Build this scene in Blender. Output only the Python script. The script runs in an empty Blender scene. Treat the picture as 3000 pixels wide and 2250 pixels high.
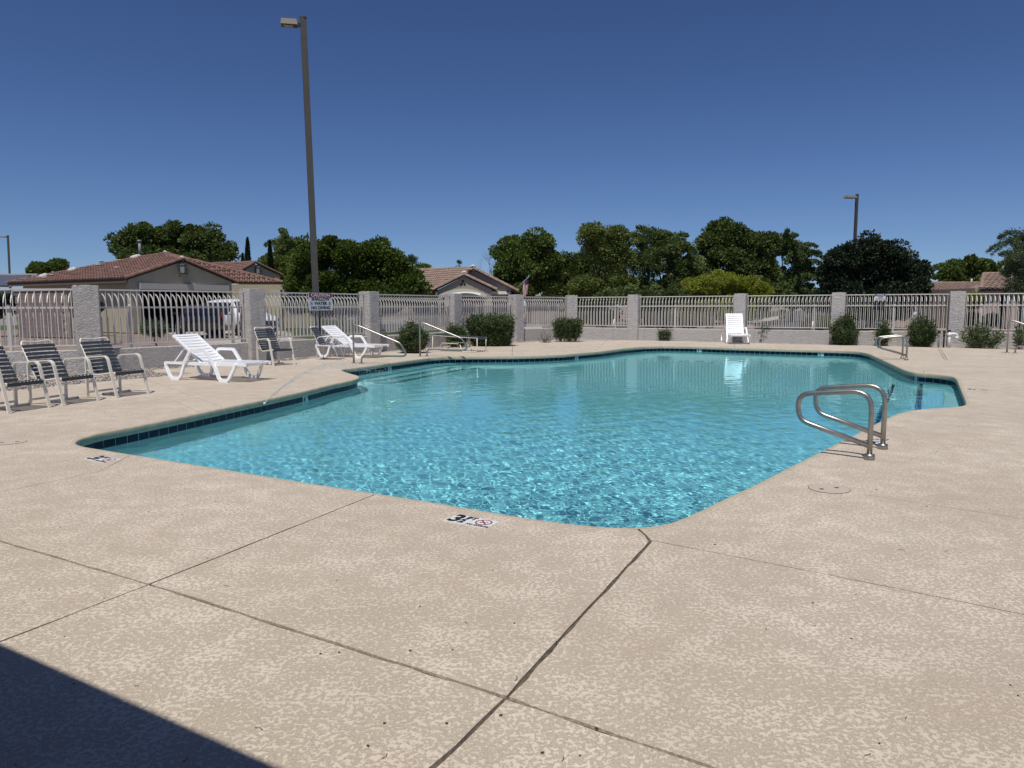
import bpy, bmesh, math, random
import numpy as np
from mathutils import Vector, Matrix, geometry
SC = bpy.context.scene
COL = SC.collection
RAD = math.radians

# ------------------------------------------------------------------ camera
EYE = 1.4
FPX = 2142.0                                   # focal length in pixels of the 3000 px wide photograph
PITCH = math.atan((1125 - 898.5) / FPX)
ROLL = RAD(0.15)
cam = bpy.data.cameras.new('camera'); camo = bpy.data.objects.new('camera', cam); COL.objects.link(camo)
cam.sensor_fit = 'HORIZONTAL'; cam.sensor_width = 36; cam.lens = 36 * FPX / 3000
cam.clip_start = 0.05; cam.clip_end = 4000
camo.matrix_world = Matrix.Translation((0, 0, EYE)) @ Matrix.Rotation(RAD(90) - PITCH, 4, 'X') @ Matrix.Rotation(-ROLL, 4, 'Z')
SC.camera = camo

# ------------------------------------------------------------------ light
SUN_SHADOW = Vector((0.11, 0.44, -1.0)).normalized()      # the way the light travels
SUN_EL = math.asin(-SUN_SHADOW.z)
world = bpy.data.worlds.new("World"); SC.world = world; world.use_nodes = True
wnt = world.node_tree
bg = wnt.nodes['Background']
sky = wnt.nodes.new('ShaderNodeTexSky'); sky.sky_type = 'NISHITA'; sky.sun_disc = False
sky.sun_elevation = SUN_EL
sky.sun_rotation = math.atan2(-SUN_SHADOW.x, -SUN_SHADOW.y)
sky.altitude = 400; sky.air_density = 1.0; sky.dust_density = 0.35; sky.ozone_density = 3.0
_tc = wnt.nodes.new('ShaderNodeTexCoord'); _mp = wnt.nodes.new('ShaderNodeMapping'); _mp.inputs['Location'].default_value = (0, 0, 0.055); _mp.inputs['Scale'].default_value = (1, 1, 0.95)
_nm = wnt.nodes.new('ShaderNodeVectorMath'); _nm.operation = 'NORMALIZE'
wnt.links.new(_tc.outputs['Generated'], _mp.inputs[0]); wnt.links.new(_mp.outputs[0], _nm.inputs[0]); wnt.links.new(_nm.outputs[0], sky.inputs[0])
_mu = wnt.nodes.new('ShaderNodeMix'); _mu.data_type = 'RGBA'; _mu.blend_type = 'MULTIPLY'; _mu.inputs[0].default_value = 1; _mu.inputs[7].default_value = (0.68, 0.90, 1.16, 1)
_ga = wnt.nodes.new('ShaderNodeGamma'); _ga.inputs[1].default_value = 1.5
_mv = wnt.nodes.new('ShaderNodeMix'); _mv.data_type = 'RGBA'; _mv.blend_type = 'MULTIPLY'; _mv.inputs[0].default_value = 1; _mv.inputs[7].default_value = (0.83, 0.516, 0.382, 1)
wnt.links.new(sky.outputs[0], _mu.inputs[6]); wnt.links.new(_mu.outputs[2], _ga.inputs[0]); wnt.links.new(_ga.outputs[0], _mv.inputs[6]); wnt.links.new(_mv.outputs[2], bg.inputs[0]); bg.inputs[1].default_value = 0.084
sun = bpy.data.lights.new('sun', 'SUN'); sun.energy = 4.75; sun.angle = RAD(0.53); sun.color = (1.0, 0.945, 0.86)
sun.cycles.is_caustics_light = True
suno = bpy.data.objects.new('sun', sun); COL.objects.link(suno)
suno.rotation_euler = SUN_SHADOW.to_track_quat('-Z', 'Y').to_euler(); suno.location = (0, -10, 30)
SC.view_settings.view_transform = 'Standard'; SC.view_settings.look = 'None'
SC.view_settings.exposure = -0.27; SC.view_settings.gamma = 1
SC.cycles.max_bounces = 8; SC.cycles.transmission_bounces = 6; SC.cycles.caustics_refractive = True
SC.cycles.caustics_reflective = False; SC.cycles.blur_glossy = 0.3

# ------------------------------------------------------------------ measuring helpers
def ray(x, y):
    X = x - 1500; Y = 1125 - y
    c, s = math.cos(ROLL), math.sin(ROLL)
    X, Y = c * X + s * Y, c * Y - s * X
    cp, sp = math.cos(PITCH), math.sin(PITCH)
    return Vector((X, FPX * cp + Y * sp, -FPX * sp + Y * cp))
def P(x, y, z=0.0):
    """point of the level z seen at a spot of the photograph"""
    d = ray(x, y); t = (z - EYE) / d.z
    return Vector((d.x * t, d.y * t, z))
def PD(x, y, Y):
    """point at the forward distance Y seen at a spot of the photograph"""
    d = ray(x, y); t = Y / d.y
    return Vector((d.x * t, Y, EYE + d.z * t))
def PP(x, y, p0, n):
    """point where the line of sight meets a plane"""
    d = ray(x, y); o = Vector((0, 0, EYE)); t = (p0 - o).dot(n) / d.dot(n)
    return o + d * t

# ------------------------------------------------------------------ object helpers
def link(o, parent=None):
    COL.objects.link(o)
    if parent is not None: o.parent = parent
    return o
def tag(o, label=None, cat=None, group=None, kind=None):
    if label: o['label'] = label
    if cat: o['category'] = cat
    if group: o['group'] = group
    if kind: o['kind'] = kind
    return o
def empty(name, loc=(0, 0, 0), rz=0.0):
    o = bpy.data.objects.new(name, None); o.empty_display_size = 0.2
    o.location = loc; o.rotation_euler = (0, 0, rz)
    return link(o)
def inst(name, mesh, parent=None, M=None):
    o = bpy.data.objects.new(name, mesh)
    link(o, parent)
    if M is not None: o.matrix_local = M
    return o
def copy_tree(o, parent=None):
    c = o.copy(); COL.objects.link(c); c.parent = parent
    for ch in list(o.children): copy_tree(ch, c)
    return c
def fillet(pts, r, n=5):
    pts = [Vector(p) for p in pts]; out = [pts[0]]
    for i in range(1, len(pts) - 1):
        rr = r[i - 1] if isinstance(r, (list, tuple)) else r
        a, b, c = pts[i - 1], pts[i], pts[i + 1]
        u = (a - b); v = (c - b); lu, lv = u.length, v.length
        if rr <= 0 or lu < 1e-6 or lv < 1e-6: out.append(b); continue
        u.normalize(); v.normalize()
        ang = u.angle(v)
        t = min(rr / math.tan(ang / 2), lu * 0.49, lv * 0.49)
        p0 = b + u * t; p1 = b + v * t
        for k in range(n + 1):
            s = k / n
            out.append(p0 * (1 - s) ** 2 + b * 2 * s * (1 - s) + p1 * s * s)
    out.append(pts[-1]); return out
class MB:
    def __init__(s): s.v = []; s.f = []; s.mi = []; s.cur = 0; s.smooth = []
    def add(s, vs, fs, smooth=False):
        b = len(s.v); s.v += [tuple(x) for x in vs]
        for f in fs: s.f.append([b + i for i in f]); s.mi.append(s.cur); s.smooth.append(smooth)
    def box(s, c, d, M=None, taper=1.0):
        x, y, z = d[0] / 2, d[1] / 2, d[2] / 2
        vs = [Vector((sx * x * (taper if sz > 0 else 1), sy * y * (taper if sz > 0 else 1), sz * z)) for sz in (-1, 1) for sy in (-1, 1) for sx in (-1, 1)]
        c = Vector(c)
        vs = [((M @ v) if M is not None else v) + c for v in vs]
        s.add(vs, [(0, 2, 3, 1), (4, 5, 7, 6), (0, 1, 5, 4), (2, 6, 7, 3), (1, 3, 7, 5), (0, 4, 6, 2)])
    def bar(s, a, b, w, h=None, up=(0, 0, 1)):
        s.sweep([a, b], w, h or w, nrm=up)
    def sweep(s, pts, w, h=None, nrm=None, round_n=0, closed=False, caps=True, taper=None):
        """flat bar: w along nrm, h across; round tube: w is the radius"""
        pts = [Vector(p) for p in pts]; n = len(pts)
        if nrm is None:
            d = (pts[1] - pts[0]).normalized()
            nrm = Vector((0, 0, 1)) if abs(d.z) < 0.9 else Vector((1, 0, 0))
        N = Vector(nrm).normalized(); vs = []
        if round_n: prof = [(math.cos(2 * math.pi * k / round_n), math.sin(2 * math.pi * k / round_n)) for k in range(round_n)]
        else: prof = [(-.5, -.5), (.5, -.5), (.5, .5), (-.5, .5)]
        m = len(prof)
        for i in range(n):
            if closed: t = (pts[(i + 1) % n] - pts[i - 1])
            elif i == 0: t = pts[1] - pts[0]
            elif i == n - 1: t = pts[-1] - pts[-2]
            else: t = (pts[i + 1] - pts[i]).normalized() + (pts[i] - pts[i - 1]).normalized()
            t.normalize()
            B = t.cross(N)
            if B.length < 1e-4: B = t.orthogonal()
            B.normalize(); N2 = B.cross(t).normalized()
            k = 1.0 if taper is None else taper[i] if isinstance(taper, (list, tuple)) else 1 + (taper - 1) * i / (n - 1)
            for a, b in prof:
                if round_n: vs.append(pts[i] + N2 * a * w * k + B * b * w * k)
                else: vs.append(pts[i] + N2 * a * w * k + B * b * h * k)
        fs = []
        rng = n if closed else n - 1
        for i in range(rng):
            for k in range(m):
                a = i * m + k; b = i * m + (k + 1) % m; j = ((i + 1) % n) * m
                fs.append((a, b, j + (k + 1) % m, j + k))
        if caps and not closed:
            fs.append(tuple(range(m))[::-1]); fs.append(tuple((n - 1) * m + k for k in range(m)))
        s.add(vs, fs, smooth=bool(round_n))
    def cyl(s, a, b, r, n=10, r2=None):
        r2 = r if r2 is None else r2
        s.sweep([a, b], r, round_n=n, taper=[1, r2 / r])
    def build(s, name, mats, parent=None, M=None, smooth_angle=None):
        me = bpy.data.meshes.new(name)
        me.from_pydata(s.v, [], s.f)
        if not isinstance(mats, (list, tuple)): mats = [mats]
        for m in mats: me.materials.append(m)
        me.polygons.foreach_set('material_index', s.mi)
        me.polygons.foreach_set('use_smooth', s.smooth)
        me.update()
        return inst(name, me, parent, M)
def np_mesh(name, V, F, mats, smooth=False):
    """V (n,3), F (m,k) all faces with k corners"""
    me = bpy.data.meshes.new(name); V = np.asarray(V, np.float32); F = np.asarray(F, np.int32)
    m, k = F.shape
    me.vertices.add(len(V)); me.vertices.foreach_set('co', V.ravel())
    me.loops.add(m * k); me.loops.foreach_set('vertex_index', F.ravel())
    me.polygons.add(m); me.polygons.foreach_set('loop_start', np.arange(m, dtype=np.int32) * k)
    if smooth: me.polygons.foreach_set('use_smooth', np.ones(m, bool))
    me.update(calc_edges=True)
    for q in (mats if isinstance(mats, (list, tuple)) else [mats]): me.materials.append(q)
    return me
def bevel_mesh(me, w, seg=2):
    bm = bmesh.new(); bm.from_mesh(me)
    bmesh.ops.bevel(bm, geom=[e for e in bm.edges if e.calc_face_angle(0) > 0.6], offset=w, segments=seg, affect='EDGES', profile=0.6)
    bm.to_mesh(me); bm.free()

# ------------------------------------------------------------------ materials
def nodes(name):
    m = bpy.data.materials.new(name); m.use_nodes = True; nt = m.node_tree
    return m, nt, nt.nodes['Principled BSDF']
def mat(name, col, rough=0.6, metal=0.0, var=0.0, vscale=3.0, bump=0.0, bscale=40.0, col2=None, spec=None, detail=4, dist=0.01, island=0.0):
    m, nt, b = nodes(name); L = nt.links
    b.inputs['Base Color'].default_value = (*col, 1); b.inputs['Roughness'].default_value = rough; b.inputs['Metallic'].default_value = metal
    if spec is not None: b.inputs['Specular IOR Level'].default_value = spec
    geo = nt.nodes.new('ShaderNodeNewGeometry')
    if var or col2:
        tx = nt.nodes.new('ShaderNodeTexNoise'); tx.inputs['Scale'].default_value = vscale; tx.inputs['Detail'].default_value = detail
        L.new(geo.outputs['Position'], tx.inputs['Vector'])
        rp = nt.nodes.new('ShaderNodeValToRGB'); e = rp.color_ramp.elements
        e[0].position = 0.3; e[1].position = 0.7
        c2 = col2 or tuple(min(1, c * (1 + var)) for c in col)
        e[0].color = (*[c * (1 - var) for c in col], 1); e[1].color = (*c2, 1)
        L.new(tx.outputs['Fac'], rp.inputs['Fac'])
        out = rp.outputs['Color']
        if island:
            mm = nt.nodes.new('ShaderNodeMapRange'); mm.inputs[3].default_value = 1 - island; mm.inputs[4].default_value = 1 + island
            L.new(geo.outputs['Random Per Island'], mm.inputs[0])
            hv = nt.nodes.new('ShaderNodeHueSaturation'); L.new(mm.outputs[0], hv.inputs['Value']); L.new(out, hv.inputs['Color']); out = hv.outputs[0]
        L.new(out, b.inputs['Base Color'])
    if bump:
        t2 = nt.nodes.new('ShaderNodeTexNoise'); t2.inputs['Scale'].default_value = bscale; t2.inputs['Detail'].default_value = 5
        L.new(geo.outputs['Position'], t2.inputs['Vector'])
        bp = nt.nodes.new('ShaderNodeBump'); bp.inputs['Strength'].default_value = bump; bp.inputs['Distance'].default_value = dist
        L.new(t2.outputs['Fac'], bp.inputs['Height']); L.new(bp.outputs[0], b.inputs['Normal'])
    return m
def leaf_mat(name, col, col2, trans=0.32, island=0.35):
    m, nt, b = nodes(name); L = nt.links
    geo = nt.nodes.new('ShaderNodeNewGeometry')
    tx = nt.nodes.new('ShaderNodeTexNoise'); tx.inputs['Scale'].default_value = 0.9; L.new(geo.outputs['Position'], tx.inputs['Vector'])
    mx = nt.nodes.new('ShaderNodeMix'); mx.data_type = 'RGBA'
    ad = nt.nodes.new('ShaderNodeMath'); ad.operation = 'MULTIPLY_ADD'; ad.inputs[1].default_value = 1.1; ad.inputs[2].default_value = -0.55 * 1.1 + 0.1
    L.new(tx.outputs['Fac'], ad.inputs[0])
    ad2 = nt.nodes.new('ShaderNodeMath'); ad2.operation = 'ADD'; ad2.use_clamp = True
    ri = nt.nodes.new('ShaderNodeMath'); ri.operation = 'MULTIPLY'; ri.inputs[1].default_value = 0.85
    L.new(geo.outputs['Random Per Island'], ri.inputs[0]); L.new(ad.outputs[0], ad2.inputs[0]); L.new(ri.outputs[0], ad2.inputs[1])
    L.new(ad2.outputs[0], mx.inputs['Factor'])
    mx.inputs[6].default_value = (*col, 1); mx.inputs[7].default_value = (*col2, 1)
    L.new(mx.outputs[2], b.inputs['Base Color']); b.inputs['Roughness'].default_value = 0.55
    b.inputs['Specular IOR Level'].default_value = 0.3
    tr = nt.nodes.new('ShaderNodeBsdfTranslucent'); L.new(mx.outputs[2], tr.inputs['Color'])
    ms = nt.nodes.new('ShaderNodeMixShader'); ms.inputs[0].default_value = trans
    L.new(b.outputs[0], ms.inputs[1]); L.new(tr.outputs[0], ms.inputs[2])
    L.new(ms.outputs[0], nt.nodes['Material Output'].inputs[0])
    return m
def deck_mat():
    m, nt, b = nodes('cool_deck_concrete'); L = nt.links; N = nt.nodes.new
    geo = N('ShaderNodeNewGeometry')
    def noise(s, d=4, r=0.55, dis=0.0):
        t = N('ShaderNodeTexNoise'); t.inputs['Scale'].default_value = s; t.inputs['Detail'].default_value = d; t.inputs['Roughness'].default_value = r; t.inputs['Distortion'].default_value = dis
        L.new(geo.outputs['Position'], t.inputs['Vector']); return t.outputs['Fac']
    def mr(src, a, b_, c=0, d=1):
        q = N('ShaderNodeMapRange'); q.inputs[1].default_value = a; q.inputs[2].default_value = b_; q.inputs[3].default_value = c; q.inputs[4].default_value = d
        L.new(src, q.inputs[0]); return q.outputs[0]
    def math_(op, a, b_=None):
        q = N('ShaderNodeMath'); q.operation = op
        for i, s in enumerate((a, b_)):
            if s is None: continue
            if isinstance(s, (int, float)): q.inputs[i].default_value = s
            else: L.new(s, q.inputs[i])
        return q.outputs[0]
    n1 = noise(50, 6, 0.72, 0.2); big = noise(1.3, 3); mid = noise(4.5, 4)
    n1b = math_('ADD', n1, math_('MULTIPLY', math_('SUBTRACT', mid, 0.5), 0.26))
    mask = mr(n1b, 0.46, 0.53)                           # 1 = troweled smooth islands
    edge = mr(math_('ABSOLUTE', math_('SUBTRACT', n1b, 0.485)), 0.0, 0.018, 1, 0)
    fine = noise(160, 3)
    def mix(f, a, b_):
        q = N('ShaderNodeMix'); q.data_type = 'RGBA'
        if isinstance(f, (int, float)): q.inputs[0].default_value = f
        else: L.new(f, q.inputs[0])
        for i, s in ((6, a), (7, b_)):
            if isinstance(s, tuple): q.inputs[i].default_value = (*s, 1)
            else: L.new(s, q.inputs[i])
        return q.outputs[2]
    rough_c = mix(mr(fine, 0.3, 0.7), (0.445, 0.382, 0.300), (0.525, 0.455, 0.362))
    smooth_c = mix(mr(big, 0.35, 0.65), (0.625, 0.552, 0.452), (0.675, 0.597, 0.492))
    c = mix(mask, rough_c, smooth_c)
    c = mix(math_('MULTIPLY', edge, 0.75), c, (0.25, 0.205, 0.155))
    stain = mr(noise(0.7, 5, 0.6), 0.36, 0.62)
    c = mix(math_('MULTIPLY', math_('SUBTRACT', 1, stain), 0.30), c, (0.37, 0.30, 0.225))
    pink = mr(noise(1.9, 4, 0.6), 0.52, 0.72); c = mix(math_('MULTIPLY', pink, 0.22), c, (0.44, 0.33, 0.26))
    vor = N('ShaderNodeTexVoronoi'); vor.feature = 'DISTANCE_TO_EDGE'; vor.inputs['Scale'].default_value = 0.42
    wn = N('ShaderNodeTexNoise'); wn.inputs['Scale'].default_value = 2.5; wn.inputs['Detail'].default_value = 6; L.new(geo.outputs['Position'], wn.inputs['Vector'])
    va = N('ShaderNodeVectorMath'); va.operation = 'MULTIPLY_ADD'; va.inputs[1].default_value = (0.45, 0.45, 0.0); L.new(wn.outputs['Color'], va.inputs[0]); L.new(geo.outputs['Position'], va.inputs[2]); L.new(va.outputs[0], vor.inputs['Vector'])
    crack = math_('MULTIPLY', mr(vor.outputs['Distance'], 0.0, 0.0016, 1, 0), mr(noise(0.33, 2), 0.50, 0.60)); c = mix(math_('MULTIPLY', crack, 0.6), c, (0.16, 0.125, 0.09))
    L.new(c, b.inputs['Base Color']); b.inputs['Roughness'].default_value = 0.8; b.inputs['Specular IOR Level'].default_value = 0.25
    bp = N('ShaderNodeBump'); bp.inputs['Strength'].default_value = 0.5; bp.inputs['Distance'].default_value = 0.004
    L.new(math_('ADD', mask, math_('MULTIPLY', fine, 0.35)), bp.inputs['Height']); L.new(bp.outputs[0], b.inputs['Normal'])
    return m
def stucco_mat(name, c1, c2, strength=0.9):
    m, nt, b = nodes(name); L = nt.links; N = nt.nodes.new
    geo = N('ShaderNodeNewGeometry')
    mp = N('ShaderNodeMapping'); mp.inputs['Scale'].default_value = (1, 1, 1.7); L.new(geo.outputs['Position'], mp.inputs[0])
    t = N('ShaderNodeTexNoise'); t.inputs['Scale'].default_value = 11; t.inputs['Detail'].default_value = 6; t.inputs['Distortion'].default_value = 1.4; L.new(mp.outputs[0], t.inputs['Vector'])
    r = N('ShaderNodeMapRange'); r.inputs[1].default_value = 0.42; r.inputs[2].default_value = 0.56; L.new(t.outputs['Fac'], r.inputs[0])
    t2 = N('ShaderNodeTexNoise'); t2.inputs['Scale'].default_value = 2.2; t2.inputs['Detail'].default_value = 5; L.new(geo.outputs['Position'], t2.inputs['Vector'])
    mx = N('ShaderNodeMix'); mx.data_type = 'RGBA'; L.new(t2.outputs['Fac'], mx.inputs[0]); mx.inputs[6].default_value = (*c1, 1); mx.inputs[7].default_value = (*c2, 1)
    sm = N('ShaderNodeMapping'); sm.inputs['Scale'].default_value = (5, 5, .5); L.new(geo.outputs['Position'], sm.inputs[0])
    sn = N('ShaderNodeTexNoise'); sn.inputs['Scale'].default_value = 1.0; sn.inputs['Detail'].default_value = 4; L.new(sm.outputs[0], sn.inputs['Vector'])
    sr = N('ShaderNodeMapRange'); sr.inputs[1].default_value = 0.55; sr.inputs[2].default_value = 0.75; sr.inputs[3].default_value = 0; sr.inputs[4].default_value = 0.3; L.new(sn.outputs['Fac'], sr.inputs[0])
    sx = N('ShaderNodeMix'); sx.data_type = 'RGBA'; L.new(sr.outputs[0], sx.inputs[0]); L.new(mx.outputs[2], sx.inputs[6]); sx.inputs[7].default_value = (0.22, 0.20, 0.18, 1)
    L.new(sx.outputs[2], b.inputs['Base Color']); b.inputs['Roughness'].default_value = 0.85; b.inputs['Specular IOR Level'].default_value = 0.2
    t3 = N('ShaderNodeTexNoise'); t3.inputs['Scale'].default_value = 70; L.new(geo.outputs['Position'], t3.inputs['Vector'])
    ma = N('ShaderNodeMath'); ma.operation = 'MULTIPLY_ADD'; ma.inputs[1].default_value = 0.25; L.new(t3.outputs['Fac'], ma.inputs[0]); L.new(r.outputs[0], ma.inputs[2])
    bp = N('ShaderNodeBump'); bp.inputs['Strength'].default_value = strength; bp.inputs['Distance'].default_value = 0.012
    L.new(ma.outputs[0], bp.inputs['Height']); L.new(bp.outputs[0], b.inputs['Normal'])
    return m
M = {}
M['deck'] = deck_mat()
M['joint'] = mat('joint_dirt', (0.085, 0.065, 0.045), 0.95, var=0.5, vscale=30, col2=(0.16, 0.125, 0.09))
M['coping'] = mat('weathered_coping', (0.46, 0.405, 0.30), 0.9, spec=0.1, var=0.12, vscale=9, bump=0.4, bscale=90, dist=0.004)
M['tile'] = mat('glazed_navy_tile', (0.004, 0.009, 0.032), 0.3, var=0.5, vscale=2.0, col2=(0.008, 0.022, 0.055), spec=0.2)
M['grout'] = mat('grey_grout', (0.42, 0.46, 0.47), 0.9)
M['plaster'] = mat('white_pool_plaster', (0.78, 0.84, 0.83), 0.8, var=0.03, vscale=1.5)
M['stepline'] = mat('navy_step_edge_tile', (0.07, 0.11, 0.20), 0.5)
M['stucco'] = stucco_mat('grey_stucco', (0.44, 0.415, 0.395), (0.53, 0.505, 0.48))
M['fence'] = mat('warm_grey_fence_paint', (0.60, 0.57, 0.525), 0.45, var=0.05, vscale=4)
M['white_plastic'] = mat('white_resin', (0.88, 0.89, 0.90), 0.35, var=0.02, vscale=6)
M['cream'] = mat('cream_powder_coat', (0.78, 0.735, 0.63), 0.4, var=0.05, vscale=14)
M['strap'] = mat('charcoal_vinyl_strap', (0.045, 0.056, 0.066), 0.45, var=0.15, vscale=10)
M['steel'] = mat('brushed_stainless', (0.36, 0.345, 0.32), 0.36, 0.85, var=0.12, vscale=16)
M['gravel'] = mat('grey_brown_gravel', (0.30, 0.255, 0.215), 0.9, var=0.3, vscale=18, bump=0.8, bscale=28, dist=0.03, col2=(0.50, 0.44, 0.38))
M['earth'] = mat('tan_desert_gravel', (0.21, 0.155, 0.12), 0.95, var=0.2, vscale=1.2, bump=0.7, bscale=14, dist=0.03, col2=(0.30, 0.235, 0.19))
M['grass'] = mat('short_lawn', (0.06, 0.105, 0.025), 0.9, var=0.35, vscale=3, bump=0.8, bscale=60, dist=0.03)
M['asphalt'] = mat('worn_asphalt', (0.05, 0.05, 0.052), 0.9, var=0.2, vscale=2)
M['drive'] = mat('pale_concrete_drive', (0.40, 0.36, 0.32), 0.85, var=0.08, vscale=1.5)
M['pole'] = mat('bronze_painted_steel', (0.065, 0.06, 0.05), 0.55, var=0.08, vscale=5)
M['lens'] = mat('frosted_lamp_lens', (0.24, 0.25, 0.23), 0.3)
M['taupe'] = mat('taupe_lamp_housing', (0.24, 0.20, 0.16), 0.5)
M['bark'] = mat('brown_bark', (0.085, 0.062, 0.045), 0.95, var=0.3, vscale=8, bump=0.6, bscale=20)
M['twig'] = mat('grey_dry_twig', (0.20, 0.155, 0.12), 0.9)
M['greenwood'] = mat('green_palo_bark', (0.10, 0.15, 0.09), 0.8)
M['rooftile'] = mat('brown_clay_tile', (0.165, 0.088, 0.068), 0.85, var=0.25, vscale=2.2, col2=(0.225, 0.128, 0.102), island=0.18)
M['rooftile_tan'] = mat('tan_concrete_tile', (0.25, 0.175, 0.135), 0.85, var=0.2, vscale=2.2, col2=(0.33, 0.235, 0.185), island=0.15)
M['mortar'] = mat('white_mortar', (0.62, 0.57, 0.52), 0.9)
M['under'] = mat('roof_underlay', (0.07, 0.045, 0.04), 0.9)
M['olive_wall'] = mat('olive_grey_stucco_wall', (0.42, 0.375, 0.27), 0.9, var=0.06, vscale=2, bump=0.3, bscale=30)
M['trim'] = mat('pale_grey_trim', (0.46, 0.44, 0.41), 0.8)
M['cream_trim'] = mat('cream_trim', (0.52, 0.50, 0.42), 0.8)
M['beige_wall'] = mat('beige_stucco_wall', (0.31, 0.27, 0.23), 0.9, var=0.05, vscale=2, bump=0.3, bscale=30)
M['pink_wall'] = mat('pinkish_stucco_wall', (0.36, 0.30, 0.25), 0.9, var=0.05, vscale=2)
M['brown_door'] = mat('brown_garage_door', (0.13, 0.075, 0.06), 0.7)
M['dark'] = mat('interior_shade_black', (0.02, 0.02, 0.02), 0.9)  # near-black colour stands in for the unlit inside of openings
M['block'] = mat('mauve_block', (0.20, 0.155, 0.14), 0.95, var=0.15, vscale=3, bump=0.3, bscale=40, island=0.1)
M['iron'] = mat('black_iron', (0.02, 0.02, 0.02), 0.5)
M['car_white'] = mat('white_car_paint', (0.72, 0.74, 0.77), 0.15, spec=0.7)
M['car_dark'] = mat('navy_black_car_paint', (0.008, 0.009, 0.016), 0.12, spec=0.7)
M['glass_dark'] = mat('tinted_car_glass', (0.01, 0.013, 0.016), 0.05, spec=0.8)
M['rubber'] = mat('black_rubber', (0.015, 0.015, 0.015), 0.8)
M['chrome'] = mat('bright_chrome', (0.75, 0.75, 0.75), 0.15, 1.0)
M['red_lens'] = mat('red_tail_lens', (0.22, 0.015, 0.012), 0.2)
M['pvc'] = mat('white_pvc', (0.68, 0.69, 0.68), 0.4)
M['greypipe'] = mat('grey_pipe', (0.22, 0.22, 0.22), 0.5)
M['sign_white'] = mat('sign_face_white', (0.60, 0.62, 0.64), 0.45)
M['sign_red'] = mat('sign_dark_red', (0.19, 0.012, 0.03), 0.5)
M['sign_blue'] = mat('sign_navy', (0.03, 0.035, 0.16), 0.5)
M['ink'] = mat('black_ink', (0.012, 0.012, 0.015), 0.5)
M['mark_white'] = mat('white_ceramic_marker', (0.72, 0.73, 0.72), 0.35)
M['mark_red'] = mat('red_print', (0.33, 0.03, 0.045), 0.4)
M['flag_red'] = mat('flag_red', (0.36, 0.03, 0.04), 0.8)
M['flag_blue'] = mat('flag_blue', (0.02, 0.025, 0.09), 0.8)
M['flag_white'] = mat('flag_white', (0.6, 0.57, 0.54), 0.8)
M['lid'] = mat('lid_plastic', (0.50, 0.425, 0.34), 0.6, var=0.03, vscale=8, bump=0.2, bscale=120, dist=0.002)
M['yellow'] = mat('yellow_plastic', (0.5, 0.36, 0.03), 0.6)
M['solar'] = mat('blue_grey_roof', (0.075, 0.085, 0.12), 0.6)
M['awning'] = mat('white_metal_awning', (0.6, 0.6, 0.58), 0.5)
def water_mat():
    m, nt, b = nodes('clear_pool_water'); L = nt.links
    nt.nodes.remove(b); g = nt.nodes.new('ShaderNodeBsdfGlass')
    g.inputs['IOR'].default_value = 1.33; g.inputs['Roughness'].default_value = 0.0; g.inputs['Color'].default_value = (0.555, 0.94, 1.0, 1)
    L.new(g.outputs[0], nt.nodes['Material Output'].inputs[0]); return m
M['water'] = water_mat()
def drop_mat():
    m, nt, b = nodes('water_drops'); b.inputs['Base Color'].default_value = (0.85, 0.9, 0.92, 1); b.inputs['Roughness'].default_value = 0.1
    b.inputs['Transmission Weight'].default_value = 0.5; return m
M['drops'] = drop_mat()

# ------------------------------------------------------------------ 2-D helpers
def resample(pts, step, closed=True):
    pts = [Vector((p[0], p[1])) for p in pts]
    if closed: pts = pts + [pts[0]]
    L = [0.0]
    for a, b in zip(pts, pts[1:]): L.append(L[-1] + (b - a).length)
    n = max(3, round(L[-1] / step)); out = []; j = 0
    for k in range(n if closed else n + 1):
        s = L[-1] * k / n
        while j < len(L) - 2 and L[j + 1] < s: j += 1
        t = (s - L[j]) / max(1e-9, L[j + 1] - L[j]); out.append(pts[j].lerp(pts[j + 1], min(1, max(0, t))))
    return out
def smooth_loop(pts, it=1):
    for _ in range(it):
        n = len(pts); pts = [(pts[i - 1] + pts[i] * 2 + pts[(i + 1) % n]) / 4 for i in range(n)]
    return pts
def area2(pts): return sum(pts[i - 1].x * pts[i].y - pts[i].x * pts[i - 1].y for i in range(len(pts))) / 2
def offset_loop(pts, d):
    """positive d grows a counter-clockwise loop"""
    n = len(pts); out = []
    for i in range(n):
        t = (pts[(i + 1) % n] - pts[i - 1]).normalized(); out.append(pts[i] + Vector((t.y, -t.x)) * d)
    return out
def inside(x, y, poly):
    """vectorised point in polygon"""
    x = np.asarray(x); y = np.asarray(y); r = np.zeros(x.shape, bool); n = len(poly)
    for i in range(n):
        x0, y0 = poly[i - 1][0], poly[i - 1][1]; x1, y1 = poly[i][0], poly[i][1]
        if y0 == y1: continue
        c = ((y0 > y) != (y1 > y)) & (x < (x1 - x0) * (y - y0) / (y1 - y0) + x0)
        r ^= c
    return r

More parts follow.
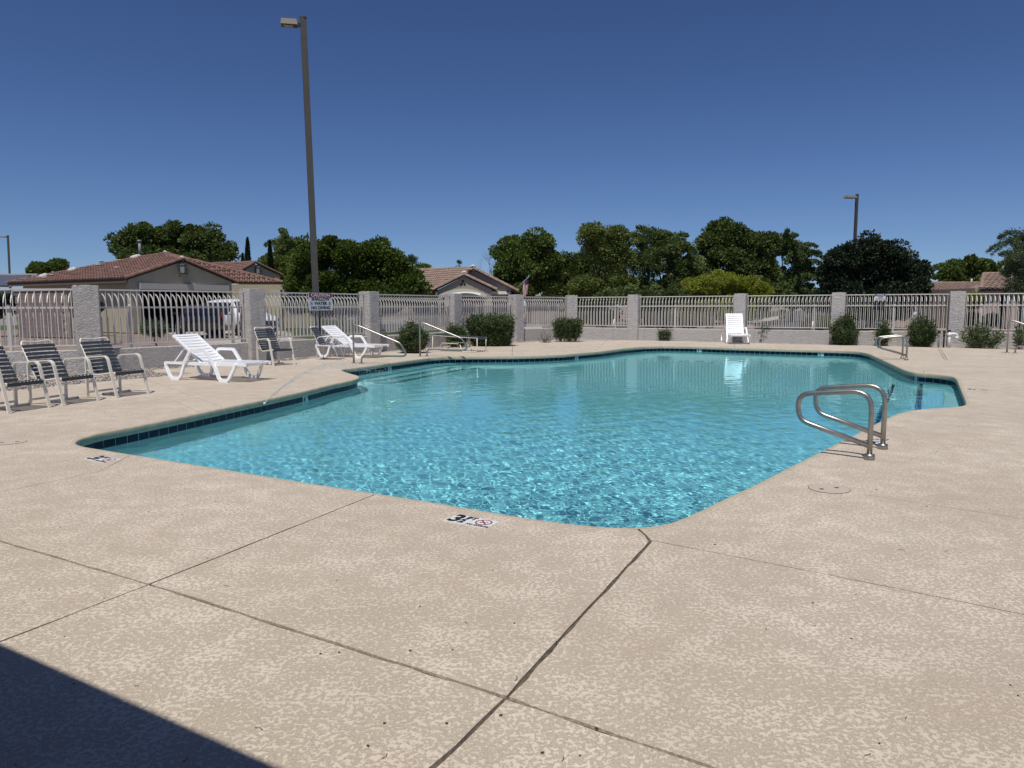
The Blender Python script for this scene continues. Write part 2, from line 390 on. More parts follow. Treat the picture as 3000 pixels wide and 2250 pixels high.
# ------------------------------------------------------------------ pool outline
WATER_Z = -0.176
POOL_PX = [(220, 1295), (234, 1285), (300, 1267), (407, 1247), (520, 1224), (651, 1196.5), (780, 1170), (900, 1144), (972, 1126),
 (1030, 1114), (1050, 1108), (1054.5, 1104), (1045, 1098.5), (1027, 1094), (1008, 1088), (1001, 1084), (1012, 1080), (1045, 1077), (1117, 1067), (1189, 1057), (1262, 1047.5),
 (1310, 1044.5), (1406, 1043.5), (1500, 1043), (1570, 1041.5), (1653, 1038), (1762, 1028.6), (1834, 1019.5), (1888, 1015), (1945, 1013.3), (2027, 1014.5),
 (2153, 1018.5), (2298, 1022.5), (2400, 1025), (2485, 1027.5), (2518, 1030), (2543.6, 1035.5), (2598, 1060), (2648, 1083), (2674, 1090.4), (2706, 1093.5),
 (2742.5, 1096), (2780, 1100.5), (2794, 1104), (2802, 1111), (2809, 1128), (2829, 1178), (2829, 1184), (2822, 1188), (2806, 1191), (2775, 1193), (2706, 1197), (2660, 1203), (2627, 1211.6),
 (2601, 1222), (2554, 1246), (2489, 1280), (2399, 1324), (2290, 1378), (2200, 1424), (2110, 1465), (2034, 1502), (1975, 1528), (1925, 1540), (1880, 1544.5),
 (1831, 1545), (1754, 1541.5), (1673, 1534), (1551, 1516.5), (1429, 1497), (1266, 1469), (1063, 1438), (900, 1413), (610, 1366), (407, 1333.6), (305, 1317), (244, 1307.5), (224, 1301)]
pool = [P(x, y).xy for x, y in POOL_PX]
if area2(pool) < 0: pool.reverse()
pool = smooth_loop(resample(pool, 0.08), 3)
POOL_OUT = offset_loop(pool, 0.05)

# ------------------------------------------------------------------ deck: slabs between recessed joints
deck_edge_px = [(-900, 1280), (-400, 1196), (0, 1147), (81, 1140), (173, 1131), (285, 1119), (447, 1105), (520, 1099), (566, 1093), (520, 1090.5), (452, 1091), (452, 1083), (560, 1076),
 (640, 1068), (760, 1061), (880, 1054), (923, 1049), (1000, 1041), (1113, 1033), (1178, 1028.5), (1290, 1020), (1395, 1013.8), (1480, 1009), (1508, 1006), (1581, 1001.5),
 (1660, 999), (1725, 998), (1834, 997), (2000, 999.6), (2117, 1003), (2298, 1007.8), (2500, 1012), (2725, 1017.5), (2906, 1022), (3000, 1024.5), (3500, 1040)]
edge = [P(x, y).xy for x, y in deck_edge_px]
edge += [Vector((24, 8)), Vector((14, -9)), Vector((-14, -9))]
deck_outer = edge
if area2(deck_outer) < 0: deck_outer = deck_outer[::-1]
def pxl(*a): return [P(x, y).xy for x, y in a]
def ext(l, a, b):
    l = list(l)
    if a: l.insert(0, l[0] + (l[0] - l[1]).normalized() * a)
    if b: l.append(l[-1] + (l[-1] - l[-2]).normalized() * b)
    return l
JOINTS = [  # (polyline, width)
 (ext(pxl((0, 1585), (437, 1712), (1484, 2045), (2083, 2250)), 6.5, 9), 0.017),
 (ext(pxl((1270, 2250), (1484, 2045), (1909, 1583)), 6, 0.004) + pxl((1850, 1536)), 0.018),
 (ext(pxl((1909, 1583), (2400, 1678), (3000, 1800)), 0, 9), 0.011),
 (ext(pxl((0, 1880), (437, 1712)), 6, 0), 0.011),
 (pxl((437, 1712), (1095, 1450), (1118, 1440)), 0.011),
 (ext(pxl((2487, 1442), (3000, 1520)), 0, 9), 0.006),
 (ext(pxl((0, 1442), (290, 1382), (380, 1335)), 5.6, 0.15), 0.006),
 (ext(pxl((2813, 1128), (3000, 1138)), 0, 12), 0.010),
 (pxl((2706, 1098), (2706, 1088)), 0.012),
 (pxl((2768, 1054.5), (2747, 1019)), 0.012), (pxl((2775.5, 1054.5), (2753, 1019)), 0.012),
 (ext(pxl((2774, 1056.5), (2900, 1067), (3000, 1071)), 0, 12), 0.014),
 (ext(pxl((600, 1215), (500, 1170), (350, 1131), (280, 1118)), 0, 0), 0.006),
 (ext(pxl((640, 1202), (651, 1192)), 0, 0) + pxl((430, 1112)), 0.006),
 (ext(pxl((2153, 1024), (2150, 1002)), 0.1, 0), 0.012),
 (ext(pxl((1500, 1050), (1502, 1005)), 0.1, 0), 0.012),
]
def build_deck():
    rnd = random.Random(4)
    pts = []; edges = []
    def loop(l):
        b = len(pts); pts.extend([Vector((p[0], p[1])) for p in l]); n = len(l)
        edges.extend([(b + i, b + (i + 1) % n) for i in range(n)])
    loop(deck_outer); loop(POOL_OUT)
    strips = []
    for line, w in JOINTS:
        line = resample(line, 0.12, closed=False)
        left, right = [], []
        for i, p in enumerate(line):
            t = (line[min(i + 1, len(line) - 1)] - line[max(i - 1, 0)]).normalized(); n = Vector((-t.y, t.x))
            j = w * 0.26
            left.append(p + n * (w / 2 + rnd.uniform(-j, j))); right.append(p - n * (w / 2 + rnd.uniform(-j, j)))
        poly = left + right[::-1]; strips.append(poly); loop(poly)
    v, e, f, ov, oe, of = geometry.delaunay_2d_cdt(pts, edges, [], 0, 1e-5)
    cx = np.array([sum(v[i].x for i in t) / 3 for t in f]); cy = np.array([sum(v[i].y for i in t) / 3 for t in f])
    ok = inside(cx, cy, deck_outer) & ~inside(cx, cy, POOL_OUT)
    instrip = np.zeros(len(f), bool)
    for s in strips: instrip |= inside(cx, cy, s)
    groove = [f[i] for i in range(len(f)) if ok[i] and instrip[i]]
    top = [i for i in range(len(f)) if ok[i] and not instrip[i]]
    # islands of faces that share an edge
    emap = {}
    for i in top:
        t = f[i]
        for k in range(3):
            emap.setdefault(tuple(sorted((t[k], t[(k + 1) % 3]))), []).append(i)
    comp = {}; comps = []
    for i in top:
        if i in comp: continue
        st = [i]; comp[i] = len(comps); c = []
        while st:
            q = st.pop(); c.append(q); t = f[q]
            for k in range(3):
                for o in emap[tuple(sorted((t[k], t[(k + 1) % 3])))]:
                    if o not in comp: comp[o] = comp[q]; st.append(o)
        comps.append(c)
    mb = MB()
    for t in groove: mb.add([(v[i].x, v[i].y, -0.011) for i in t], [(0, 1, 2)])
    # bed under the joints and the slabs
    deck = mb.build('pool_deck', M['joint']); tag(deck, kind='structure')
    for c in comps:
        a = sum(abs((v[f[i][1]] - v[f[i][0]]).cross(v[f[i][2]] - v[f[i][0]])) for i in c) / 2
        idx = {}; vs = []; fs = []
        for i in c:
            t = f[i]; q = []
            for k in t:
                if k not in idx: idx[k] = len(vs); vs.append((v[k].x, v[k].y, 0.0))
                q.append(idx[k])
            fs.append(q)
            for k in range(3):
                a0, b0 = t[k], t[(k + 1) % 3]
                if len(emap[tuple(sorted((a0, b0)))]) == 1:
                    b = len(vs); vs += [(v[a0].x, v[a0].y, 0), (v[b0].x, v[b0].y, 0), (v[b0].x, v[b0].y, -.09), (v[a0].x, v[a0].y, -.09)]
                    fs.append((b + 1, b, b + 3, b + 2))
        me = bpy.data.meshes.new('concrete_slab'); me.from_pydata(vs, [], fs); me.materials.append(M['deck']); me.update()
        inst('concrete_slab', me, deck)
    return deck
deck = build_deck()
def sheet(name, outer, holes, z, m, kind='structure'):
    pts = []; edges = []
    for l in [outer] + holes:
        b = len(pts); pts.extend([Vector((p[0], p[1])) for p in l]); n = len(l); edges.extend([(b + i, b + (i + 1) % n) for i in range(n)])
    v, e, f, *_ = geometry.delaunay_2d_cdt(pts, edges, [], 0, 1e-5)
    cx = np.array([sum(v[i].x for i in t) / 3 for t in f]); cy = np.array([sum(v[i].y for i in t) / 3 for t in f])
    ok = inside(cx, cy, outer)
    for h in holes: ok &= ~inside(cx, cy, h)
    mb = MB(); mb.add([(p.x, p.y, z) for p in v], [f[i] for i in range(len(f)) if ok[i]])
    o = mb.build(name, m)
    if kind: tag(o, kind=kind)
    return o
S = 1800
sheet('ground', [Vector((-S, -S)), Vector((S, -S)), Vector((S, S)), Vector((-S, S))], [offset_loop(deck_outer, -0.03)], -0.045, M['earth'])

# ------------------------------------------------------------------ pool shell, coping, tiles, water
shell = empty('pool_shell'); tag(shell, kind='structure')
def ring_sweep(name, loop, prof, m, parent, zsmooth=True):
    """prof: list of (outward offset, z)"""
    loops = [offset_loop(loop, o) for o, z in prof]; n = len(loop); k = len(prof)
    V = [(loops[j][i].x, loops[j][i].y, prof[j][1]) for i in range(n) for j in range(k)]
    F = [(i * k + j, ((i + 1) % n) * k + j, ((i + 1) % n) * k + j + 1, i * k + j + 1) for i in range(n) for j in range(k - 1)]
    me = np_mesh(name, V, F, m, smooth=zsmooth); return inst(name, me, parent)
ring_sweep('coping', pool, [(0.052, 0.0005), (0.018, -0.001), (0.009, -0.005), (0.005, -0.014), (0.001, -0.03), (0.0, -0.078), (0.004, -0.089), (0.012, -0.094), (0.052, -0.095)], M['coping'], shell)
wall_loop = offset_loop(pool, 0.046)
ring_sweep('tile_backing', wall_loop, [(0, -0.08), (0, -0.265)], M['grout'], shell, False)
ring_sweep('pool_wall', wall_loop, [(0.0, -0.262), (0.0, -1.0), (-0.05, -1.16), (-0.22, -1.22)], M['plaster'], shell)
fl = sheet('pool_floor', offset_loop(wall_loop, -0.2), [], -1.215, M['plaster'], None); fl.parent = shell
def tiles():
    L = resample(wall_loop, 0.164); n = len(L)
    mb = MB(); w = 0.1545; mb.box((0, 0, 0), (w, 0.012, 0.158)); tmpl = mb.build('tile', M['tile']); me = tmpl.data
    bevel_mesh(me, 0.004, 1); bpy.data.objects.remove(tmpl)
    items = []
    for i in range(n):
        a, b = L[i], L[(i + 1) % n]; c = (a + b) / 2; t = (b - a).normalized(); nrm = Vector((t.y, -t.x))
        facing = (Vector((0, 0)) - c).dot(-nrm)       # a wall that faces the camera shows
        items.append((facing < 0, c.length, c, math.atan2(t.y, t.x)))
    items.sort(key=lambda q: (q[0], q[1]))
    rest = MB()
    for k, (_, _, c, a) in enumerate(items):
        Mx = Matrix.Translation((c.x, c.y, -0.176)) @ Matrix.Rotation(a, 4, 'Z')
        if k < 290: inst('tile', me, shell, Mx)
        else: rest.box(c.to_3d() + Vector((0, 0, -0.176)), (w, 0.012, 0.158), Matrix.Rotation(a, 3, 'Z'))
    if rest.v: tag(rest.build('waterline_tiles', M['tile'], shell), kind='stuff')
tiles()
def steps(path, out_dir_sign, widths, zs, name='step'):
    """ribbons of treads that follow a stretch of the wall"""
    path = resample(path, 0.3, closed=False); n = len(path); prev = 0.0
    nor = []
    for i in range(n):
        t = (path[min(i + 1, n - 1)] - path[max(i - 1, 0)]).normalized(); nor.append(Vector((-t.y, t.x)) * out_dir_sign)
    off = 0.0
    for k, (w, z) in enumerate(zip(widths, zs)):
        mb = MB(); a = [p - nn * 0.15 if k == 0 else p + nn * off for p, nn in zip(path, nor)]; off += w
        b = [p + nn * off for p, nn in zip(path, nor)]
        vs = []; fs = []
        for i in range(n): vs += [(a[i].x, a[i].y, z), (b[i].x, b[i].y, z), (b[i].x, b[i].y, -1.22), (a[i].x, a[i].y, -1.22)]
        for i in range(n - 1):
            q = i * 4; fs += [(q, q + 1, q + 5, q + 4), (q + 1, q + 2, q + 6, q + 5), (q + 3, q, q + 4, q + 7)]
        fs += [(0, 3, 2, 1), tuple(len(vs) - 4 + j for j in (0, 1, 2, 3))]
        mb.add(vs, fs); st = mb.build(name, M['plaster'], shell)
        mb = MB(); e0 = [p + nn * (off - 0.065) for p, nn in zip(path, nor)]; e1 = [p + nn * (off - 0.005) for p, nn in zip(path, nor)]; vs = []; fs = []
        for i in range(n): vs += [(e0[i].x, e0[i].y, z + .004), (e1[i].x, e1[i].y, z + .004)]
        for i in range(n - 1): q = i * 2; fs.append((q, q + 1, q + 3, q + 2))
        mb.add(vs, fs); mb.build('step_edge', M['stepline'], st)
lp = pxl((1020, 1079), (1045, 1077), (1117, 1067), (1189, 1057), (1262, 1047.5), (1330, 1044))
steps(lp, -1, [0.5, 0.38, 0.38], [-0.42, -0.68, -0.94])
rp_ = pxl((2798, 1100), (2806, 1120), (2828, 1178), (2836, 1200))
steps(rp_, -1, [0.62, 0.50], [-0.42, -0.74])

def waves():
    rnd = random.Random(11); W = []
    for k in range(34):
        lam = 0.050 * 1.16 ** (k % 17) * rnd.uniform(.92, 1.08); a = rnd.uniform(0, 2 * math.pi)
        amp = lam * 0.0050 * (1.0 if lam < 0.16 else 0.6)
        W.append((2 * math.pi / lam * math.cos(a), 2 * math.pi / lam * math.sin(a), rnd.uniform(0, 6.28), amp, lam))
    return W
def build_water():
    grow = offset_loop(pool, 0.045)
    na, nr = 780, 740
    ang = np.linspace(RAD(-36.5), RAD(36.5), na); r = 3.9 * np.exp(np.linspace(0, math.log(34 / 3.9), nr))
    A, R = np.meshgrid(ang, r); X = np.sin(A) * R; Y = np.cos(A) * R
    Z = np.full(X.shape, WATER_Z)
    cell = R * (math.log(34 / 3.9) / nr)
    # breeze ruffles the near middle; the corners and the far half lie calmer
    calm = 0.10 + 0.40 * np.exp(-((X - 1.0) / 3.4) ** 2 - ((Y - 6.5) / 4.4) ** 2) + 0.04 * np.sin(X * 1.3 + Y * .7) * np.sin(Y * .9 - X * .4)
    for kx, ky, p, am, lam in waves():
        fade = np.clip((lam / cell - 1.8) / 2.0, 0, 1)           # the mesh carries only ripples it can resolve
        fade = fade * (calm if lam < .3 else np.minimum(1, .12 + calm))
        Z += am * fade * np.sin(kx * X + ky * Y + p)
    # rougher water where the deck jets land
    for (x, y), q, rr in ((P(1215, 1195).xy, 0.0012, 0.6), (P(1990, 1052).xy, 0.0012, 0.8)):
        D = np.hypot(X - x, Y - y); Z += q * np.exp(-(D / rr) ** 2) * np.sin(D * 30)
    a0 = math.atan2; idx = np.arange(na * nr).reshape(nr, na)
    F = np.stack([idx[:-1, :-1], idx[:-1, 1:], idx[1:, 1:], idx[1:, :-1]], -1).reshape(-1, 4)
    cx = X.ravel()[F].mean(1); cy = Y.ravel()[F].mean(1)
    F = F[inside(cx, cy, grow)]
    used = np.unique(F); mp = np.zeros(na * nr, np.int64); mp[used] = np.arange(len(used))
    V = np.stack([X.ravel(), Y.ravel(), Z.ravel()], 1)[used]
    F = mp[F]
    me = np_mesh('pool_water', V, F, M['water'], smooth=True)
    o = inst('pool_water', me); tag(o, kind='structure'); o.cycles.is_caustics_caster = True
    return o
build_water()
for o in shell.children:
    if o.name.startswith(('pool_floor', 'step', 'pool_wall')): o.cycles.is_caustics_receiver = True

# ------------------------------------------------------------------ ground patches
def patch(name, px, z, m, kind='structure'):
    return sheet(name, [P(x, y, z).xy for x, y in px] if not isinstance(px[0], Vector) else px, [], z, m, kind)
WALLBASE = [P(x, y).xy for x, y in []]
# gravel strip between deck and wall: heaps of real stones near the camera
def col_pos(x, yb):
    d = ray(x, yb); t = (0 - EYE) / d.z
    return Vector((d.x * t, d.y * t))
COLS_PX = [(265, 1091), (745, 1057.5), (1085, 1031), (1330, 1011), (1512, 1000), (1673, 992), (1857, 995.5), (2167, 1002), (2452, 1008.3), (2796, 1014.6)]
cols = [col_pos(*c) + col_pos(*c).normalized() * 0.2 for c in COLS_PX]
cols = [cols[0] + (cols[0] - cols[1]).normalized() * 0 + Vector((-4.35, -1.55))] + cols
cols.append(cols[-1] + (cols[-1] - cols[-2]).normalized() * 4.3)
NC = len(cols)
sheet('gravel_bed', [P(x, y).xy for x, y in [(-1200, 1500), (-900, 1280), (-400, 1196), (0, 1150), (81, 1143), (285, 1122), (447, 1108), (600, 1090), (760, 1066), (1000, 1045), (1290, 1024), (1508, 1009), (1725, 1001), (2000, 1002.6), (2298, 1011), (2725, 1021), (3000, 1029), (3600, 1050)]][::-1] +
      [c + Vector((0.0, 0.3)) for c in cols][0:1] + [c + Vector((0.0, 0.15)) for c in cols[1:]], [offset_loop(deck_outer, -0.03)], -0.022, M['gravel'])
def stones():
    rng = np.random.default_rng(3); n = 5200
    base = np.array([(0, 0, 1), (1, 0, 0), (0, 1, 0), (-1, 0, 0), (0, -1, 0), (0, 0, -1)], float)
    tri = np.array([(0, 1, 2), (0, 2, 3), (0, 3, 4), (0, 4, 1), (5, 2, 1), (5, 3, 2), (5, 4, 3), (5, 1, 4)])
    pts = []
    c = [cols[i] for i in range(0, 5)]
    area = [P(x, y).xy for x, y in [(-300, 1180), (0, 1147), (81, 1140), (173, 1131), (285, 1119), (447, 1105), (560, 1078), (760, 1061), (923, 1049), (1113, 1033)]]
    poly = area[::-1] + [q + Vector((0.05, -0.12)) for q in c[0:4]]
    xs = [q.x for q in poly]; ys = [q.y for q in poly]
    X = rng.uniform(min(xs), max(xs), 60000); Y = rng.uniform(min(ys), max(ys), 60000)
    ok = inside(X, Y, poly) & ~inside(X, Y, deck_outer); X = X[ok][:n]; Y = Y[ok][:n]; n = len(X)
    s = rng.uniform(0.012, 0.042, n)[:, None, None]
    V = base[None] * s * rng.uniform(0.5, 1.1, (n, 6, 3)) * np.array([1, 1, .7])
    V = V + np.stack([X, Y, np.full(n, -0.012)], 1)[:, None, :]
    F = tri[None] + (np.arange(n) * 6)[:, None, None]
    m = mat('loose_stones', (0.22, 0.185, 0.155), 0.9, island=0.55, var=0.25, vscale=5, col2=(0.52, 0.47, 0.42))
    o = inst('gravel', np_mesh('gravel', V.reshape(-1, 3), F.reshape(-1, 3), m)); tag(o, kind='stuff')
stones()
patch('lawn', [(-60, 957), (75, 944), (240, 957), (300, 965), (300, 985), (235, 977), (60, 962), (-60, 972)], -0.03, M['grass'])
patch('driveway', [(455, 938), (600, 935), (860, 975), (850, 1040), (690, 1030), (520, 985), (455, 965)], -0.034, M['drive'])
patch('lawn', [(818, 940), (1250, 932), (1300, 980), (1000, 1000), (822, 985)], -0.038, M['grass'])
patch('driveway', [(1340, 922), (1570, 920), (1600, 985), (1400, 990)], -0.036, M['drive'])
patch('pavement', [(1080, 938), (1700, 922), (1700, 928), (1080, 952)], -0.026, M['drive'])
patch('road', [(2215, 968), (2200, 945), (2240, 912), (2750, 907), (2700, 912), (2500, 985), (2300, 985)], -0.036, M['asphalt'])
patch('pavement', [(2160, 940), (2290, 925), (2280, 935), (2200, 950)], -0.028, M['drive'])

# ------------------------------------------------------------------ stucco columns, low wall, iron fence
ORD = ['first', 'second', 'third', 'fourth', 'fifth', 'sixth', 'seventh', 'eighth', 'ninth', 'tenth', 'eleventh', 'twelfth', 'thirteenth']
COLW = 0.46; COLH = 1.885
def column_mesh():
    bm = bmesh.new(); bmesh.ops.create_cube(bm, size=1)
    for v in bm.verts: v.co = Vector((v.co.x * COLW, v.co.y * COLW, (v.co.z + .5) * (COLH + .06) - .06))
    bmesh.ops.subdivide_edges(bm, edges=bm.edges[:], cuts=11, use_grid_fill=True)
    bmesh.ops.bevel(bm, geom=[e for e in bm.edges if e.calc_face_angle(0) > .6], offset=0.014, segments=2, affect='EDGES')
    rnd = random.Random(8)
    from mathutils import noise as nz
    for v in bm.verts:
        d = Vector((v.co.x, v.co.y, 0)); d = d.normalized() if d.length > 0.01 else Vector((0, 0, 1))
        k = nz.noise(v.co * 5.0) * 0.007
        v.co += d * k
        if v.co.z > COLH - .1: v.co.z += nz.noise(v.co * 6 + Vector((3, 1, 2))) * 0.012
    me = bpy.data.meshes.new('stucco_column'); bm.to_mesh(me); bm.free(); me.materials.append(M['stucco'])
    return me
cme = column_mesh()
COL_LABEL = {1: 'grey stucco column behind the two whole strap chairs, nearest of the fence columns', 2: 'grey stucco column behind the strap chair that stands alone, left of the caution sign',
 3: 'grey stucco column behind the left handrail, right of the caution sign', 4: 'grey stucco column just left of the big clipped oleander', 5: 'grey stucco column just right of the big clipped oleander',
 6: 'grey stucco column rising behind the small clipped oleander with brown twigs', 7: 'grey stucco column with bare wall base between a leaning pipe and a tiny oleander', 8: 'grey stucco column right behind the upright white lounger',
 9: 'grey stucco column left of the fence panel with the notice sign', 10: 'grey stucco column behind the white pipes, rightmost of the columns'}
col_rot = []
for i, c in enumerate(cols):
    a = cols[max(i - 1, 0)]; b = cols[min(i + 1, NC - 1)]; t = (b - a).normalized()
    if 0 < i < NC - 1:
        t = ((c - a).normalized() + (b - c).normalized()).normalized()
    col_rot.append(math.atan2(t.y, t.x))
for i in range(1, NC - 1):
    o = inst('stucco_column', cme, None, Matrix.Translation((cols[i].x, cols[i].y, 0)) @ Matrix.Rotation(col_rot[i], 4, 'Z'))
    tag(o, COL_LABEL[i], 'column', 'stucco columns along the pool fence')
# low wall
lw = empty('low_stucco_wall', (cols[6].x, cols[6].y, 0)); tag(lw, 'knee-high grey stucco wall under the iron fence', 'wall')
for i in range(NC - 1):
    a, b = cols[i], cols[i + 1]; t = (b - a).normalized(); n = Vector((-t.y, t.x)); L = (b - a).length
    mb = MB(); k = 26
    vs = []; fs = []
    from mathutils import noise as nz
    for j in range(k + 1):
        s = 0.16 + (L - 0.32) * j / k; w = 0.09 + nz.noise(Vector((i * 7.3, s * 2.2, 0))) * 0.006; h = 0.49 + nz.noise(Vector((i * 3.1, s * 3, 5))) * 0.008
        for o_, z in ((-w, -0.06), (-w, h - .02), (-w + .02, h), (w - .02, h), (w, h - .02), (w, -0.06)):
            p = t * s + n * o_; vs.append((p.x, p.y, z))
    for j in range(k):
        for q in range(5): fs.append((j * 6 + q, j * 6 + q + 1, j * 6 + 7 + q, j * 6 + 6 + q))
    fs += [tuple(range(6)), tuple(k * 6 + q for q in range(6))[::-1]]
    mb.add(vs, fs)
    bm = bmesh.new()
    o = mb.build('wall_segment', M['stucco'], lw, Matrix.Translation(Vector((a.x, a.y, 0)) - lw.location))
    bm.from_mesh(o.data); bmesh.ops.recalc_face_normals(bm, faces=bm.faces); bm.to_mesh(o.data); bm.free()
# fence panels
Z_TOP, Z_MID, Z_BOT = 1.795, 1.405, 0.585
def mk(fn, name, m):
    mb = MB(); fn(mb); o = mb.build(name, m); me = o.data; bpy.data.objects.remove(o); return me
pick_me = mk(lambda b: b.box((0, 0, (Z_TOP + Z_BOT) / 2), (0.0155, 0.0155, Z_TOP - Z_BOT)), 'picket', M['fence'])
def curved(b):
    pts = [(0, 0, Z_BOT + .01), (0, 0, Z_MID)] + [(0, 0.24 * (1 - math.cos(a)), Z_MID + 0.315 * math.sin(a)) for a in [RAD(q) for q in (12, 26, 40, 54, 68, 78)]]
    b.sweep(pts, 0.018, 0.019, nrm=(1, 0, 0))
curv_me = mk(curved, 'curved_picket', M['fence'])
short_me = mk(lambda b: (b.box((0, -0.02, 0.87), (0.022, 0.016, 0.58)), b.box((0, -0.02, 1.18), (0.022, 0.016, 0.05), taper=0.35)), 'short_picket', M['fence'])
def post_(b):
    b.box((0, 0, 0.9), (0.062, 0.062, 1.04)); b.box((0, 0, 1.432), (0.078, 0.078, 0.022))
    b.sweep([(0, 0, 1.443), (0, 0, 1.462), (0, 0, 1.475)], 0.033, round_n=8, taper=[1, .8, .25])
post_me = mk(post_, 'post', M['fence'])
PANEL_LABEL = ['grey iron fence panel at the far left, over the three strap chairs', 'grey iron fence panel behind the nearest white lounger', 'grey iron fence panel that carries the red caution sign',
 'grey iron fence panel behind the left handrail and leafy oleander', 'grey iron fence panel behind the big clipped oleander', 'grey iron fence panel at the turn of the fence, left of the small clipped oleander',
 'grey iron fence panel right of the small clipped oleander, white pipe leaning inside it', 'grey iron fence panel left of the upright white lounger, over the tiny oleander', 'grey iron fence panel right of the upright white lounger, road behind it',
 'grey iron fence panel that carries the small notice sign', 'grey iron fence panel right of the white pipes, at the right edge']
POST_AT = {0: [20], 1: [390, 690], 2: [942], 3: [1117, 1276], 4: [1406], 5: [1615, 1642], 6: [1800], 7: [1976], 8: [2383.6], 9: [2617], 10: [2875]}
bays = []
def build_fence():
    rnd = random.Random(5)
    for i in range(NC - 1):
        a, b = cols[i], cols[i + 1]; t = (b - a).normalized(); L = (b - a).length
        if t.x < 0: pass
        rz = math.atan2(t.y, t.x); root = empty('iron_fence_panel', (a.x, a.y, 0), rz)
        tag(root, PANEL_LABEL[i], 'fence', 'iron fence panels between the stucco columns')
        bays.append((a, b, t, rz)); s0, s1 = COLW / 2 - .015, L - COLW / 2 + .015
        for z, h, y, nm in ((Z_TOP, 0.034, 0.0, 'top_rail'), (Z_BOT, 0.032, 0.0, 'bottom_rail')):
            mb = MB(); mb.box(((s0 + s1) / 2, y, z), (s1 - s0, 0.03, h)); mb.build(nm, M['fence'], root)
        mb = MB(); mb.box(((s0 + s1) / 2, 0.10, Z_MID), (s1 - s0, 0.034, 0.042)); mb.build('middle_rail', M['fence'], root)
        n = int((s1 - s0) / 0.133); sp = (s1 - s0) / n
        for k in range(n):
            x = s0 + (k + .5) * sp
            inst('picket', pick_me, root, Matrix.Translation((x, 0, 0)) @ Matrix.Rotation(rnd.uniform(-.004, .004), 4, 'Y'))
            xx = x + sp * 0.42
            if xx < s1 - .02:
                inst('curved_picket', curv_me, root, Matrix.Translation((xx, 0.125, 0)) @ Matrix.Rotation(rnd.uniform(-.02, .02), 4, 'Z'))
                inst('short_picket', short_me, root, Matrix.Translation((xx, 0.1, rnd.uniform(-.004, .004))))
        for px in POST_AT[i]:
            d = ray(px, 930).xy.normalized()           # where the line of sight crosses the fence line
            n_ = Vector((-t.y, t.x)); den = d.dot(n_); s = (a.dot(n_)) / den; q = d * s; x = (q - a).dot(t)
            inst('post', post_me, root, Matrix.Translation((min(max(x, s0 + .05), s1 - .05), 0.145, 0)))
build_fence()

# ------------------------------------------------------------------ lettering
def text_mesh(s, size, thick=0.0008, bold=0.0, align='CENTER'):
    cu = bpy.data.curves.new('t', 'FONT'); cu.body = s; cu.size = size; cu.extrude = thick; cu.align_x = align; cu.align_y = 'CENTER'; cu.offset = bold; cu.resolution_u = 3
    o = bpy.data.objects.new('t', cu); COL.objects.link(o)
    dg = bpy.context.evaluated_depsgraph_get(); dg.update()
    me = bpy.data.meshes.new_from_object(o.evaluated_get(dg)); bpy.data.objects.remove(o); bpy.data.curves.remove(cu)
    return me
def lettering(s, size, m, parent, Mx, bold=0.0, sx=1.0, name='lettering', thick=0.0008):
    me = text_mesh(s, size, thick, bold); me.materials.clear(); me.materials.append(m)
    return inst(name, me, parent, Mx @ Matrix.Diagonal((sx, 1, 1, 1)))
def ring(mb, c, r, w, n=28, z=0.0, y=None):
    vs = []; fs = []
    for k in range(n):
        a = 2 * math.pi * k / n
        for rr in (r - w / 2, r + w / 2): vs.append((c[0] + rr * math.cos(a), c[1] + rr * math.sin(a), z))
    for k in range(n): q = 2 * k; j = 2 * ((k + 1) % n); fs.append((q, q + 1, j + 1, j))
    mb.add(vs, fs)
def strip2(mb, a, b, w, z):
    a = Vector((*a, 0)); b = Vector((*b, 0)); t = (b - a).normalized(); n = Vector((-t.y, t.x, 0)) * w / 2
    mb.add([(p.x, p.y, z) for p in (a - n, b - n, b + n, a + n)], [(0, 1, 2, 3)])
def deck_marker(centre, rz, label, scale=1.0):
    """two ceramic tiles, 3 1/2 FT and NO DIVING"""
    root = empty('depth_marker', (centre.x, centre.y, 0.0), rz); tag(root, label, 'depth marker', 'depth markers set in the deck')
    for x in (-0.084, 0.084):
        mb = MB(); mb.box((x, 0, 0.001), (0.165, 0.168, 0.006)); mb.build('marker_tile', M['mark_white'], root)
    T = Matrix.Translation; z = 0.0052
    lettering('3', 0.205, M['ink'], root, T((-0.118, 0.0, z)), bold=0.007, sx=0.88)
    lettering('1', 0.075, M['ink'], root, T((-0.055, 0.045, z)), bold=0.003)
    strip = MB(); strip2(strip, (-0.075, 0.008), (-0.035, 0.008), 0.007, z + .0006); strip.build('fraction_bar', M['ink'], root)
    lettering('2', 0.085, M['ink'], root, T((-0.052, -0.036, z)), bold=0.004)
    lettering('FT', 0.07, M['ink'], root, T((-0.018, 0.045, z)), bold=0.0025, sx=.8)
    lettering('NO DIVING', 0.032, M['ink'], root, T((0.084, -0.064, z)), bold=0.0012)
    mb = MB(); ring(mb, (0.088, 0.014), 0.052, 0.011, z=z); strip2(mb, (0.053, 0.049), (0.123, -0.021), 0.012, z + .0008); mb.build('prohibition_sign', M['mark_red'], root)
    mb = MB()
    strip2(mb, (0.066, -0.004), (0.09, 0.016), 0.01, z - .0006); strip2(mb, (0.09, 0.016), (0.112, 0.035), 0.006, z - .0008); strip2(mb, (0.06, 0.012), (0.075, 0.006), 0.004, z - .0007); strip2(mb, (0.1, 0.03), (0.118, 0.014), 0.004, z - .0009)
    mb.build('diver_figure', M['ink'], root)
    return root
def mk_dir(a, b):
    v = P(*b).xy - P(*a).xy; return math.atan2(v.y, v.x)
